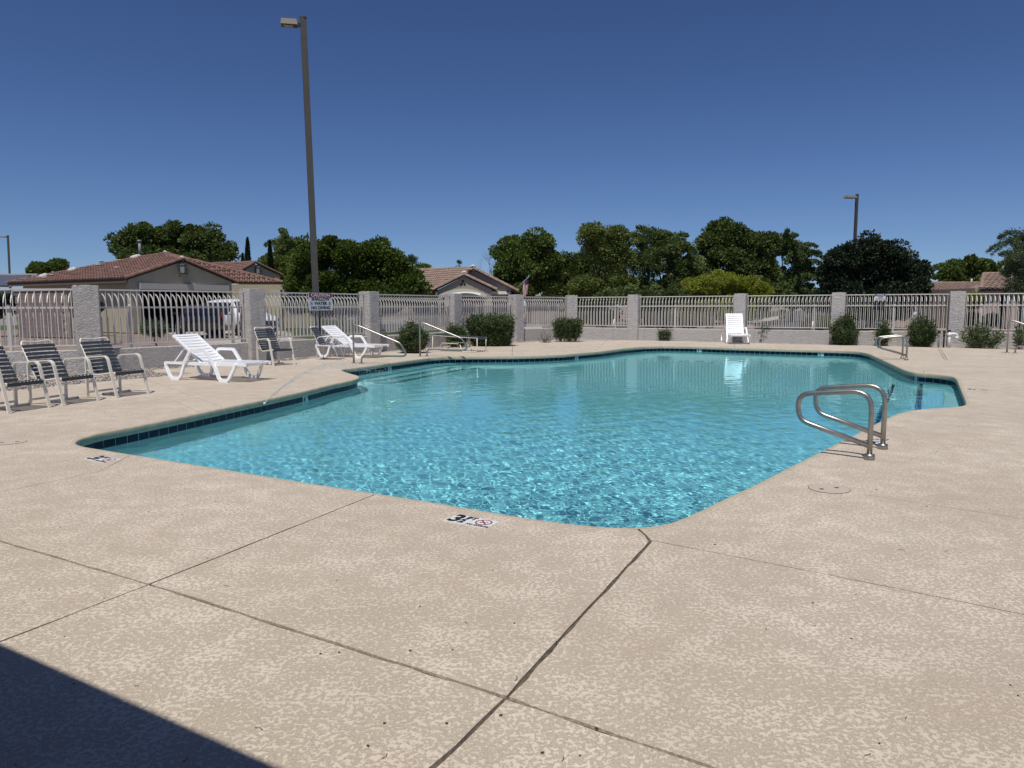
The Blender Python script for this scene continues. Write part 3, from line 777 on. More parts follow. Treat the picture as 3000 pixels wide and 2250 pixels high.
deck_marker((P(1305, 1528.5) + P(1457, 1528)) / 2, mk_dir((1305, 1528.5), (1433, 1552)), 'white depth marker tiles on the near pool edge, closest to the camera')
deck_marker(P(300, 1346) * 1.0 + Vector((0, 0, 0)), mk_dir((250, 1345), (310, 1357)), 'white depth marker tiles on the deck beside the left pool corner')
deck_marker(P(2563, 1292), mk_dir((2530, 1290), (2585, 1277)) - math.pi * 0, 'white depth marker tiles half hidden behind the near grab rails')
deck_marker(P(2865, 1142), mk_dir((2848, 1139), (2848, 1146)) + math.pi / 2, 'white depth marker tiles on the deck beyond the right pool steps')
# markers on the waterline tiles
def wall_marker(px, txt, label):
    p = P(*px, z=-0.13).xy; i = min(range(len(wall_loop)), key=lambda k: (wall_loop[k] - p).length)
    c = wall_loop[i]; t = (wall_loop[(i + 1) % len(wall_loop)] - wall_loop[i - 1]).normalized(); n = Vector((t.y, -t.x))   # outward
    root = empty('waterline_marker', (c.x - n.x * .012, c.y - n.y * .012, -0.176), math.atan2(t.y, t.x) + math.pi)
    tag(root, label, 'depth marker', 'depth markers on the waterline tiles')
    mb = MB(); mb.box((0, 0.004, 0), (0.17, 0.008, 0.165)); mb.build('marker_tile', M['mark_white'], root)
    R = Matrix.Rotation(RAD(90), 4, 'X')
    lettering(txt, 0.14, M['ink'], root, Matrix.Translation((-0.035, -0.0022, 0.02)) @ R, bold=0.004)
    lettering('FT', 0.05, M['ink'], root, Matrix.Translation((0.048, -0.0022, 0.045)) @ R, bold=0.0015)
for px, t_, l_ in (((902, 1166), '4', 'small white depth tile on the left waterline, just before the deck juts out'), ((1182, 1079), '3', 'small white depth tile marked 3 above the entry steps'),
                   ((1692, 1047), '3', 'small white depth tile on the far waterline beside the far water jet'), ((2021, 1029), '3', 'small white depth tile on the far waterline, left of the lounger reflection'),
                   ((2398, 1038), '3', 'small white depth tile at the right end of the far waterline')): wall_marker(px, t_, l_)
# signs on the fence
def on_fence(bay, px, py_):
    a, b, t, rz = bays[bay]; n_ = Vector((-t.y, t.x, 0)); p = PP(px, py_, Vector((a.x, a.y, 0)) - n_ * 0.03, n_)
    return p, rz
def caution():
    p0, rz = on_fence(2, 903, 857); p1, _ = on_fence(2, 974, 909)
    c = (p0 + p1) / 2; w = (p1 - p0).xy.length; h = p0.z - p1.z
    root = empty('caution_sign', c, rz); tag(root, 'red and white CAUTION SHALLOW WATER NO DIVING sign on the fence', 'sign')
    mb = MB(); mb.box((0, 0, 0), (w, 0.006, h)); mb.build('sign_plate', M['sign_white'], root)
    mb = MB(); mb.box((0, -0.0045, h * 0.36), (w * 0.95, 0.003, h * 0.25)); mb.build('red_band', M['sign_red'], root)
    R = Matrix.Rotation(RAD(90), 4, 'X'); T = Matrix.Translation
    lettering('CAUTION', h * .25, M['sign_white'], root, T((0, -0.0072, h * .36)) @ R, bold=.004, sx=w / (h * 1.42))
    lettering('SHALLOW', h * .23, M['ink'], root, T((0, -0.0042, h * .13)) @ R, bold=.005, sx=w / (h * 1.44))
    lettering('WATER', h * .23, M['ink'], root, T((0, -0.0042, -h * .11)) @ R, bold=.005, sx=w / (h * 1.5))
    lettering('NO DIVING', h * .23, M['ink'], root, T((0, -0.0042, -h * .36)) @ R, bold=.005, sx=w / (h * 1.52))
    for s in (-1, 1):
        mb = MB(); ring(mb, (0, 0), h * .075, h * .022, n=16); strip2(mb, (-h * .045, h * .045), (h * .045, -h * .045), h * .02, 0.0004)
        strip2(mb, (-h * .02, -h * .03), (h * .02, h * .03), h * .02, 0.0002)
        mb.build('no_diving_symbol', M['ink'], root, T((s * w * .38, -0.0045, -h * .11)) @ R)
caution()
def notice():
    p0, rz = on_fence(9, 2564, 861); p1, _ = on_fence(9, 2594, 880)
    c = (p0 + p1) / 2; w = (p1 - p0).xy.length; h = p0.z - p1.z
    root = empty('notice_sign', c, rz); tag(root, 'small blue and white NOTICE sign at the top of the fence', 'sign')
    mb = MB(); mb.box((0, 0, 0), (w, 0.006, h)); mb.build('sign_plate', M['sign_white'], root)
    mb = MB(); mb.box((0, -0.0045, h * 0.34), (w * 0.97, 0.003, h * 0.3)); mb.build('blue_band', M['sign_blue'], root)
    R = Matrix.Rotation(RAD(90), 4, 'X'); T = Matrix.Translation
    lettering('NOTICE', h * .27, M['sign_white'], root, T((0, -0.0072, h * .34)) @ R, bold=.003)
    for k, s in enumerate(('THIS AREA', 'UNDER', 'SURVEILLANCE')):
        lettering(s, h * .18, M['ink'], root, T((0, -0.0042, h * (.1 - .2 * k))) @ R, bold=.0015)
notice()

# ------------------------------------------------------------------ deck fittings: lids, grab rails, handrails, pipes
def lid(c, r, label):
    root = empty('skimmer_lid', (c.x, c.y, 0)); tag(root, label, 'lid', 'round skimmer lids in the deck')
    mb = MB(); n = 32; vs = [(0, 0, .003)] + [(r * math.cos(2 * math.pi * k / n), r * math.sin(2 * math.pi * k / n), .003) for k in range(n)]
    mb.add(vs, [(0, 1 + k, 1 + (k + 1) % n) for k in range(n)]); mb.build('lid_plate', M['lid'], root)
    mb = MB(); ring(mb, (0, 0), r + .002, .005, n=32, z=.0022); mb.build('rim', M['joint'], root)
    for s in (-1, 1):
        mb = MB(); mb.box((s * r * .45, s * .02, .0035), (.034, .022, .002), Matrix.Rotation(.3, 3, 'Z')); mb.build('finger_slot', M['dark'], root)
lid(P(2429, 1432), 0.148, 'round tan skimmer lid with two dark slots in the deck at right')
lid(P(28, 1296), 0.15, 'round tan skimmer lid in the deck at the left edge of the photo')
def grab_rails(p1, p2, dirv, label):
    """pair of closed-loop stainless rails; dirv points over the water"""
    c = (p1 + p2) / 2; rz = math.atan2(dirv.y, dirv.x); root = empty('grab_rails', (c.x, c.y, 0), rz)
    tag(root, label, 'grab rail', 'looped stainless grab rails')
    for p in (p1, p2):
        y = -(p - c).cross(dirv) * (1) if False else (Vector((-dirv.y, dirv.x)).dot(p - c))
        T = Matrix.Translation((0, y, 0))
        pts = fillet([(0, 0, 0.0), (0, 0, 0.635), (0.655, 0, 0.560), (0.635, 0, 0.31), (0, 0, 0.125)], [0.17, 0.14, 0.14], 7)
        mb = MB(); mb.sweep(pts, 0.0235, nrm=(0, 1, 0), round_n=14); mb.build('loop_rail', M['steel'], root, T)
        mb = MB(); mb.sweep([(0, 0, 0), (0, 0, .03), (0, 0, .05), (0, 0, .056)], 0.048, round_n=16, taper=[1, 1, .93, .5]); mb.build('base_collar', M['steel'], root, T)
    return root
n_r = Vector((-0.772, 0.636))
grab_rails(P(2543.5, 1346).xy, P(2588.5, 1315.5).xy, Vector((-0.80, 0.60)), 'pair of looped stainless grab rails over the near right pool edge')
e_a, e_b = P(2598, 1060).xy, P(2543, 1035.5).xy; td = (e_b - e_a).normalized(); nd = Vector((-td.y, td.x))
if nd.x > 0: nd = -nd
q1, q2 = P(2655, 1055.5).xy, P(2642.5, 1050.5).xy
td = (q2 - q1).normalized(); nd2 = Vector((-td.y, td.x))
if nd2.x > 0: nd2 = -nd2
grab_rails(q1, q1 + td * 0.6, (nd2 + nd).normalized(), 'pair of looped stainless grab rails at the far right of the pool')
def handrail(p, dirv, label):
    rz = math.atan2(dirv.y, dirv.x); root = empty('stair_handrail', (p.x, p.y, 0), rz); tag(root, label, 'handrail', 'stainless handrails that return to the deck')
    pts = fillet([(0, 0, 0), (0, 0, 0.96), (0.17, 0, 0.93), (1.24, 0, 0.52), (1.46, 0, 0.2), (0.22, 0, 0.205), (0.2, 0, 0)], [0.07, 0.13, 0.2, 0.15, 0.12], 6)
    mb = MB(); mb.sweep(pts, 0.023, nrm=(0, 1, 0), round_n=12); mb.build('rail_tube', M['steel'], root)
    for x in (0, 0.2):
        mb = MB(); mb.cyl((x, 0, 0), (x, 0, 0.012), 0.06, 16); mb.build('flange', M['steel'], root)
hr1, hr2 = P(1037, 1065).xy, P(1231, 1044).xy
handrail(hr1, Vector((0.97, -0.24)).normalized(), 'stainless stair handrail next to the second white lounger')
handrail(hr2, Vector((0.97, -0.24)).normalized(), 'stainless stair handrail in front of the flat strap lounger')
handrail(P(2949.5, 1034).xy, Vector((0.75, -0.66)), 'stainless handrail cut by the right edge of the photo')
def pipes():
    base = P(2762, 1013).xy
    def put(px, top, r, m, cap, label, name, elbow=False):
        p = P(px, 1018.5).xy; h = PD(px, top, p.y).z; root = empty(name, (p.x, p.y, 0)); tag(root, label, 'pipe', 'stub pipes by the wall')
        mb = MB(); mb.cyl((0, 0, -.04), (0, 0, h), r, 12); mb.cyl((0, 0, h * .78), (0, 0, h * .9), r * 1.35, 12); mb.build('pipe_body', m, root)
        if cap: mb = MB(); mb.box((0, 0, h + .03), (.1, .06, .09), taper=.6); mb.build('cap', M['rubber'], root)
        if elbow:
            mb = MB(); mb.sweep(fillet([(0, 0, h * .88), (.25, 0, h * .88), (.25, 0, h * .6)], .05, 5), r * .9, round_n=10); mb.cyl((.25, 0, h * .72), (.25, 0, h * .55), r * 1.2, 12); mb.build('elbow', m, root)
    put(2749, 975, .028, M['greypipe'], True, 'thin grey stub pipe with black cap, left of the pipe group', 'stub_pipe')
    put(2764, 975, .026, M['rubber'], True, 'thin black stub pipe with black cap, middle of the pipe group', 'stub_pipe')
    put(2779, 973, .052, M['pvc'], True, 'thick white pipe with side elbow and black cap by the wall', 'stub_pipe', True)
pipes()
def lean_pipe(px, y0, y1, bay, dx, label):
    a, b, t, rz = bays[bay]; n_ = Vector((-t.y, t.x, 0)); o_ = Vector((a.x, a.y, 0)) + n_ * 0.06
    p = PP(px, y0, o_, n_); q = PP(px + dx, y1, o_ + n_ * .03, n_)
    mb = MB(); mb.cyl(p, q, .028, 10); o = mb.build('leaning_pipe', M['pvc']); tag(o, label, 'pipe', 'white pipes leaning inside the fence')
lean_pipe(1794, 962, 935, 6, 6, 'short white pipe leaning on the fence near the corner column')
lean_pipe(2378, 970, 941, 8, 4, 'short white pipe leaning on the fence left of the ninth column')

# deck water jets
def jet(p, target, apex, n, label, seed):
    rng = np.random.default_rng(seed); root = empty('deck_jet', (p.x, p.y, 0)); tag(root, label, 'water jet', 'water jets that spout over the pool edge')
    mb = MB(); mb.cyl((0, 0, -.02), (0, 0, .012), .022, 10, .016); mb.build('nozzle', M['pvc'], root)
    base = np.array([(0, 0, 1), (1, 0, 0), (0, 1, 0), (-1, 0, 0), (0, -1, 0), (0, 0, -1)], float)
    tri = np.array([(0, 1, 2), (0, 2, 3), (0, 3, 4), (0, 4, 1), (5, 2, 1), (5, 3, 2), (5, 4, 3), (5, 1, 4)])
    u = rng.beta(1.0, 1.6, n); d = np.array([target.x - p.x, target.y - p.y])
    X = u * d[0]; Y = u * d[1]; Z = 4 * apex * u * (1 - u) + u * WATER_Z
    j = 0.004 + 0.10 * u ** 1.3
    C = np.stack([X, Y, Z], 1) + rng.normal(0, 1, (n, 3)) * j[:, None]
    s = rng.uniform(.0015, .0045, n)
    V = base[None] * s[:, None, None] * np.array([1, 1, 1.8]) + C[:, None, :]; F = tri[None] + (np.arange(n) * 6)[:, None, None]
    o = inst('water_drops', np_mesh('water_drops', V.reshape(-1, 3), F.reshape(-1, 3), M['drops'], True), root); tag(o, kind='stuff')
jet(P(775, 1181).xy, P(1230, 1185, WATER_Z).xy, 0.62, 1500, 'thin white water jet spouting over the left pool edge', 1)
jet(P(1746, 1030).xy, P(1980, 1048, WATER_Z).xy, 0.8, 900, 'thin white water jet at the far pool edge', 2)

# ------------------------------------------------------------------ strap chairs
def strap_chair(label, loc, rz, dark_stretcher=False):
    root = empty('strap_chair', (loc.x, loc.y, 0), rz); tag(root, label, 'chair', 'strap chairs on the deck')
    W = 0.285                                  # local x forward, y to its left
    for s in (-1, 1):
        y = s * (W + .022)
        pts = fillet([(0.035, y, 0.0), (-0.115, y, 0.655), (-0.56, y, 0.625), (-0.575, y, 0.0)], [0.11, 0.07], 6)
        mb = MB(); mb.sweep(pts, 0.046, 0.019, nrm=(0, 1, 0)); mb.build('arm_and_legs', M['cream'], root)
        fr = fillet([(-0.03, s * W * .93, 0.355), (-0.02, s * W * .93, 0.395), (-0.46, s * W * .93, 0.34), (-0.70, s * W * .93, 0.83)], [.03, .08], 4)
        mb = MB(); mb.sweep(fr, 0.0125, nrm=(0, 1, 0), round_n=8); mb.build('side_tube', M['cream'], root)
        mb = MB(); mb.cyl((-0.08, s * W * .93, .375), (-0.085, y, .385), .008, 6); mb.cyl((-0.5, s * W * .93, .40), (-0.57, y, .42), .008, 6); mb.build('bolt', M['cream'], root)
    top = fillet([(-0.70, W * .93, .83), (-0.742, W * .86, .915), (-0.742, 0, .895), (-0.742, -W * .86, .915), (-0.70, -W * .93, .83)], [.07, .15, .07], 5)
    mb = MB(); mb.sweep(top, 0.0135, nrm=(1, 0, .4), round_n=8); mb.build('top_rail', M['cream'], root)
    mb = MB(); mb.cyl((-.022, -W * .93, .372), (-.022, W * .93, .372), .013, 8); mb.cyl((-.46, -W * .93, .335), (-.46, W * .93, .335), .011, 8); mb.build('cross_tube', M['cream'], root)
    for zz in (0.07,):
        mb = MB(); mb.bar((-0.575, -W - .02, zz), (-0.575, W + .02, zz), .03, .014, up=(0, 0, 1)); mb.build('stretcher', M['cream'], root)
    sm = MB(); sm.sweep([(0, -W * .96, 0.004), (0, -W * .6, 0.0), (0, 0, -0.006), (0, W * .6, 0.0), (0, W * .96, 0.004)], 0.045, 0.005, nrm=(1, 0, 0)); so = sm.build('strap', M['strap']); sme = so.data; bpy.data.objects.remove(so)
    a = Vector((-0.045, 0, .408)); b = Vector((-.44, 0, .362))
    for k in range(7):
        p = a.lerp(b, k / 6); inst('strap', sme, root, Matrix.Translation(p) @ Matrix.Rotation(math.atan2(a.z - b.z, a.x - b.x) * -1, 4, 'Y'))
    sf = MB(); sf.box((-0.008, 0, .372), (.014, W * 1.9, .05)); sf.build('front_strap', M['strap'], root)
    a = Vector((-.476, 0, .385)); b = Vector((-.70, 0, .835)); ang = math.atan2(b.z - a.z, b.x - a.x)
    for k in range(9):
        p = a.lerp(b, k / 8); inst('strap', sme, root, Matrix.Translation(p + Vector((.012, 0, .006))) @ Matrix.Rotation(-ang, 4, 'Y'))
    return root
def chair_at(fl, fr, label):
    a, b = P(*fl).xy, P(*fr).xy; c = (a + b) / 2; t = (b - a).normalized(); f = Vector((t.y, -t.x))
    return strap_chair(label, c, math.atan2(f.y, f.x))
chair_at((18, 1212), (144, 1193), 'strap chair cut by the left edge of the photo, nearest of the row')
chair_at((180, 1189), (285, 1173), 'strap chair in the middle of the row of three at left')
chair_at((338, 1166), (431, 1153), 'strap chair at the right end of the row, beside the white lounger')
chair_at((799, 1073), (861, 1068), 'strap chair standing alone against the second stucco column')
def side_chair():
    """thin-framed strap chair seen from the side in front of the second lounger"""
    a, b = P(927, 1055).xy, P(995, 1055).xy
    v = (b - a).normalized(); rz = math.atan2(v.y, v.x); root = empty('strap_chair', (a.x, a.y, 0), rz)
    tag(root, 'thin white strap chair with black straps, leaning back beside the second white lounger', 'chair')
    W = .29
    for s in (0, 1):
        y = s * W * 2
        pts = fillet([(0.02, y, 0), (0.02, y, 0.62), (0.40, y, 0.62), (0.60, y, 0)], [.13, .08], 6)
        mb = MB(); mb.sweep(pts, .010, nrm=(0, 1, 0), round_n=8); mb.build('arm_and_legs', M['white_plastic'], root)
        mb = MB(); mb.sweep(fillet([(0.62, y, .33), (0.5, y, .41), (.08, y, .40), (-.14, y, .88)], [.05, .1], 4), .010, nrm=(0, 1, 0), round_n=8); mb.build('side_tube', M['white_plastic'], root)
    mb = MB(); mb.cyl((-.14, 0, .88), (-.14, W * 2, .88), .011, 8); mb.build('top_rail', M['white_plastic'], root)
    for k in range(8):
        p = Vector((.08, W, .45)).lerp(Vector((-.11, W, .83)), k / 7); mb = MB(); mb.box((0, 0, 0), (.05, W * 2 + .03, .012)); mb.build('strap', M['strap'], root, Matrix.Translation(p) @ Matrix.Rotation(RAD(64), 4, 'Y'))
    for k in range(7):
        p = Vector((.12, W, .41)).lerp(Vector((.52, W, .41)), k / 6); mb = MB(); mb.box((0, 0, 0), (.05, W * 2 + .03, .012)); mb.build('strap', M['strap'], root, Matrix.Translation(p))
side_chair()

# ------------------------------------------------------------------ white resin loungers
def lounger(label, loc, rz, back_deg=38):
    root = empty('white_lounger', (loc.x, loc.y, 0), rz); tag(root, label, 'lounger', 'white resin sun loungers')
    H = 0.355; hw = 0.33; WP = M['white_plastic']
    for s in (-1, 1):
        y0, y1 = s * (hw - .005), s * (hw + .055)
        def q(x, z): return (x, s * (hw + .03 + max(0, .30 - z) * .14 if z < .3 else hw + .03), z)
        mb = MB()
        head = fillet([q(0.33, .45), q(.22, .30), q(.15, .04), q(-.10, .035), q(-.235, .25), q(-.26, .33)], [.08, .12, .12, .05], 5)
        mb.sweep(head, .045, .05, nrm=(0, 1, 0)); mb.sweep([q(-.27, .33), q(.24, .325)], .045, .045, nrm=(0, 1, 0)); mb.box((.02, s * (hw + .072), .016), (.22, .05, .032))
        mb.build('head_leg_loop', WP, root)
        mb = MB()
        arm = fillet([q(0.22, .33), q(.40, .575), q(.78, .575), q(1.02, .24), q(1.13, .035), q(1.34, .035), q(1.46, .25), q(1.50, .345)], [.09, .1, .2, .09, .09, .1], 5)
        mb.sweep(arm, .05, .052, nrm=(0, 1, 0)); mb.box((1.235, s * (hw + .072), .016), (.21, .05, .032)); mb.build('armrest_and_leg_loop', WP, root)
        mb = MB(); mb.sweep([(.2, s * hw, H - .03), (1.0, s * hw, H - .03), (1.62, s * hw, H - .02), (1.74, s * hw, H - .03)], .045, .06, nrm=(0, 1, 0)); mb.build('side_rail', WP, root)
    # seat slats
    x = 0.60
    sl = MB(); sl.sweep([(0, -hw + .01, 0), (0, -hw * .5, -.010), (0, 0, -.014), (0, hw * .5, -.010), (0, hw - .01, 0)], .070, .016, nrm=(1, 0, 0)); so = sl.build('slat', WP); sme = so.data; bpy.data.objects.remove(so)
    for k in range(12):
        inst('slat', sme, root, Matrix.Translation((x + k * .097, 0, H + .004 - (0.0 if k < 11 else .01))))
    # backrest, pivot at x=.58
    bl = 0.84; ang = RAD(back_deg); Bm = Matrix.Translation((.58, 0, H)) @ Matrix.Rotation(ang, 4, 'Y')       # local -x runs up the backrest
    br = empty('backrest'); br.parent = root; br.matrix_local = Bm
    for s in (-1, 1):
        mb = MB(); mb.box((-bl / 2, s * (hw - .045), 0), (bl, .05, .04)); mb.build('stile', WP, br)
    for k in range(9):
        inst('slat', sme, br, Matrix.Translation((-.06 - k * .09, 0, .012)))
    mb = MB(); mb.box((-bl + .015, 0, .004), (.05, hw * 2 - .04, .04)); mb.build('top_bar', WP, br)
    # prop
    tip = Bm @ Vector((-bl * .62, 0, -.02))
    for s in (-1, 1):
        mb = MB(); mb.bar((tip.x, s * (hw - .1), tip.z), (-.12, s * (hw - .06), .33), .03, .02, up=(0, 1, 0)); mb.build('prop', WP, root)
    mb = MB(); mb.bar((-.16, -hw, .32), (-.16, hw, .32), .03, .05, up=(0, 0, 1)); mb.build('cross_bar', WP, root)
    for x in (1.5,):
        mb = MB(); mb.box((x, 0, H - .05), (.03, hw * 2, .05)); mb.build('end_bar', WP, root)
    return root
def lounger_at(a, b, label, back=38, width_side=1):
    """a, b: near head foot and near leg foot"""
    p, q = P(*a).xy, P(*b).xy; t = (q - p).normalized(); n = Vector((-t.y, t.x)); c = p + n * .40
    return lounger(label, c, math.atan2(t.y, t.x), back)
lounger_at((512, 1113), (660, 1120), 'white slatted lounger with raised back between the strap chairs, nearest to the pool', 36)
lounger_at((946, 1046), (1036, 1049), 'white slatted lounger against the wall between caution sign and left handrail', 36)
l3 = P(2158, 1006.5).xy
lounger('white slatted lounger standing end-on against the far wall, its back upright', l3 + Vector((0.15, 1.05)), RAD(-97), 62)
def strap_lounger():
    a, b = P(1262, 1029).xy, P(1398, 1032.5).xy; t = (b - a).normalized(); c = a; rz = math.atan2(t.y, t.x)
    root = empty('strap_lounger', (c.x, c.y, 0), rz); tag(root, 'flat charcoal strap lounger with white tube legs behind the right handrail', 'lounger')
    L = (b - a).length; y1 = .62; z = .47
    for y in (0, y1):
        mb = MB(); mb.sweep([(-.16, y, z + .05), (.5 * L, y, z), (L + .02, y, z - .03)], .013, nrm=(0, 1, 0), round_n=8); mb.build('side_tube', M['cream'], root)
        mb = MB(); mb.sweep(fillet([(.08, y, z), (.06, y, .015), (.36, y, .015)], .05, 4), .012, nrm=(0, 1, 0), round_n=8); mb.sweep(fillet([(L, y, z - .04), (L, y, .015), (L - .52, y, .015), (L - .6, y, .22)], [.09, .09], 5), .014, nrm=(0, 1, 0), round_n=8); mb.build('leg', M['cream'], root)
        mb = MB(); mb.sweep([(.25, y, .02), (.42, y, .27), (1.0, y, .25)], .011, nrm=(0, 1, 0), round_n=8); mb.build('brace', M['cream'], root)
    n = 24
    for k in range(n):
        x = -.12 + (L + .1) * k / (n - 1); zz = z + .05 - .05 * min(1, max(0, x) / (.5 * L)) - .03 * max(0, (x / L - .5) * 2)
        mb = MB(); mb.sweep([(x, -.015, zz + .016), (x, y1 * .5, zz + .004), (x, y1 + .015, zz + .016)], .052, .007, nrm=(1, 0, 0)); mb.build('strap', M['strap'], root)
    mb = MB(); mb.sweep([(L + .03, -.01, z - .05), (L + .03, y1 + .01, z - .05)], .05, .02, nrm=(0, 0, 1)); mb.build('end_strap', M['strap'], root)
strap_lounger()

# ------------------------------------------------------------------ plants
def leaf_quads(C, L, Wd, rng, up_bias=0.0, dirs=None):
    n = len(C)
    u = rng.normal(0, 1, (n, 3)) if dirs is None else dirs + rng.normal(0, .35, (n, 3))
    u[:, 2] += up_bias; u /= np.linalg.norm(u, axis=1)[:, None] + 1e-9
    r = rng.normal(0, 1, (n, 3)); v = np.cross(u, r); v /= np.linalg.norm(v, axis=1)[:, None] + 1e-9
    l = (L * rng.uniform(.6, 1.25, n))[:, None] / 2; w = (Wd * rng.uniform(.7, 1.2, n))[:, None] / 2
    V = np.stack([C - u * l, C + v * w + u * l * .1, C + u * l, C - v * w + u * l * .1], 1).reshape(-1, 3)
    F = (np.arange(n)[:, None] * 4 + np.arange(4)[None]); return V, F
def sphere_pts(n, rng):
    d = rng.normal(0, 1, (n, 3)); return d / np.linalg.norm(d, axis=1)[:, None]
LEAF = {
 'dark': leaf_mat('leaf_dark_green', (0.041, 0.068, 0.019), (0.147, 0.197, 0.046)),
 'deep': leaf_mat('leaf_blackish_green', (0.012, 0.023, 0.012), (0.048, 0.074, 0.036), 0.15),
 'mid': leaf_mat('leaf_mid_green', (0.055, 0.093, 0.022), (0.191, 0.260, 0.057)),
 'ficus': leaf_mat('leaf_ficus', (0.024, 0.048, 0.008), (0.147, 0.211, 0.032)),
 'olive': leaf_mat('leaf_olive', (0.075, 0.11, 0.025), (0.22, 0.27, 0.065)),
 'lime': leaf_mat('leaf_lime', (0.14, 0.17, 0.02), (0.38, 0.42, 0.055), 0.35),
 'feather': leaf_mat('leaf_feathery', (0.059, 0.099, 0.030), (0.191, 0.245, 0.070), 0.3),
 'greygreen': leaf_mat('leaf_grey_green', (0.05, 0.085, 0.038), (0.15, 0.20, 0.095), 0.3),
 'cypress': leaf_mat('leaf_cypress', (0.008, 0.018, 0.008), (0.025, 0.048, 0.02), 0.1),
 'palm': leaf_mat('leaf_palm', (0.03, 0.055, 0.025), (0.09, 0.13, 0.06), 0.15),
 'oleander': leaf_mat('leaf_oleander', (0.030, 0.055, 0.018), (0.125, 0.175, 0.062), 0.25),
}
def crown(lobes, n, clump_r, leaf, rng, style='round', clumps=None, core=0.25):
    """lobes: list of (centre, (rx, ry, rz)) in metres; returns leaf quads"""
    vol = np.array([l[1][0] * l[1][2] for l in lobes]); vol = vol / vol.sum()
    Cs = []; Ds = []
    area = sum(4 * l[1][0] * l[1][2] for l in lobes)
    nc = clumps or max(12, int(area / (clump_r ** 2) * 1.1))
    for (c, r), w in zip(lobes, vol):
        k = max(6, int(nc * w)); d = sphere_pts(k, rng)
        d[:, 2] = np.where(d[:, 2] < -.55, -d[:, 2] * .4, d[:, 2])
        rad = rng.uniform(.55, 1.0, k) ** .8 * rng.choice([1, 1, 1, 1.13], k)
        cc = np.array(c)[None] + d * rad[:, None] * np.maximum(np.array(r)[None] - clump_r * .35, np.array(r)[None] * .6)
        m = int(n * w * (1 - core) / k) + 1
        if style == 'round':
            cr = clump_r * rng.uniform(.65, 1.2, k)
            dd = sphere_pts(k * m, rng); rr = rng.uniform(.35, 1.0, k * m) ** .6
            pts = np.repeat(cc, m, 0) + dd * (rr * np.repeat(cr, m))[:, None] * np.array([1, 1, .8])
            Cs.append(pts); Ds.append(dd)
        else:
            # feathery sprays that reach outward and droop
            ln = clump_r * rng.uniform(.8, 2.1, k)
            dirs = d + rng.normal(0, .45, (k, 3)); dirs[:, 2] = np.abs(dirs[:, 2]) * .6 + .05; dirs /= np.linalg.norm(dirs, axis=1)[:, None]
            t = rng.uniform(0, 1, (k, m)); L_ = ln[:, None] * t
            pts = cc[:, None] + dirs[:, None] * L_[..., None]; pts[..., 2] -= .30 * L_ ** 2 / clump_r
            pts += rng.normal(0, 1, (k, m, 3)) * (clump_r * .17 * (1.05 - t * .75))[..., None]
            Cs.append(pts.reshape(-1, 3)); Ds.append(np.repeat(dirs, m, 0))
        q = int(n * w * core); d = sphere_pts(q, rng); pts = np.array(c)[None] + d * (rng.uniform(0, 1, q) ** .4 * .80)[:, None] * np.array(r)[None]
        Cs.append(pts); Ds.append(d)
    C = np.concatenate(Cs); D = np.concatenate(Ds)
    return leaf_quads(C, leaf[0], leaf[1], rng, 0.1, D)
def trunk_mesh(root, base, targets, r0, m, rng, name='trunk'):
    mb = MB(); top = Vector(base) + Vector((0, 0, (min(t[2] for t in targets) - base[2]) * .55))
    mb.sweep([base, Vector(base).lerp(top, .5) + Vector((.08, 0, 0)), top], r0, round_n=8, taper=[1.25, 1, .8]); mb.build(name, m, root)
    for t in targets:
        mb = MB(); mid = top.lerp(Vector(t), .5) + Vector((rng.uniform(-.3, .3), rng.uniform(-.3, .3), .2)); mb.sweep([top, mid, t], r0 * .55, round_n=6, taper=[1, .7, .3]); mb.build('limb', m, root)
def tree(name, label, Y, lobes_px, n, clump, leaf, kind, style='round', seed=0, depth=0.8, trunk_r=.16, wood='bark', group='trees beyond the fence', core=.25, twigs=0, cat='tree'):
    """lobes_px: (x, y, rx, ry) in photograph pixels at forward distance Y"""
    rng = np.random.default_rng(seed + 100); s = Y / FPX; lobes = []
    for i, (x, y, rx, ry) in enumerate(lobes_px):
        c = PD(x, y, Y + rng.uniform(-.5, .5)); lobes.append(((c.x, c.y, c.z), (rx * s, rx * s * depth, ry * s)))
    bx = sum(l[0][0] * l[1][0] for l in lobes) / sum(l[1][0] for l in lobes)
    root = empty(name, (bx, Y, 0)); tag(root, label, cat, group)
    off = np.array([bx, Y, 0])
    V, F = crown([((l[0][0] - bx, l[0][1] - Y, l[0][2]), l[1]) for l in lobes], n, clump, leaf, rng, style, core=core)
    inst('crown', np_mesh('crown', V, F, LEAF[kind]), root)
    tg = [(l[0][0] - bx, l[0][1] - Y, l[0][2]) for l in lobes]
    trunk_mesh(root, Vector((0, 0, -.1)), tg, trunk_r, M[wood], rng)
    if twigs:
        mb = MB()
        for _ in range(twigs):
            l = lobes[rng.integers(len(lobes))]; d = sphere_pts(1, rng)[0]; d[2] = abs(d[2]) * .9
            c = np.array(l[0]) - off; a = c + d * np.array(l[1]) * .5; b = c + d * np.array(l[1]) * rng.uniform(.95, 1.12); b[2] += rng.uniform(0, .3)
            mb.sweep([a, (a + b) / 2 + rng.normal(0, .12, 3), b], .022, round_n=4, taper=[1, .7, .3])
        mb.build('twigs', M[wood], root)
    return root

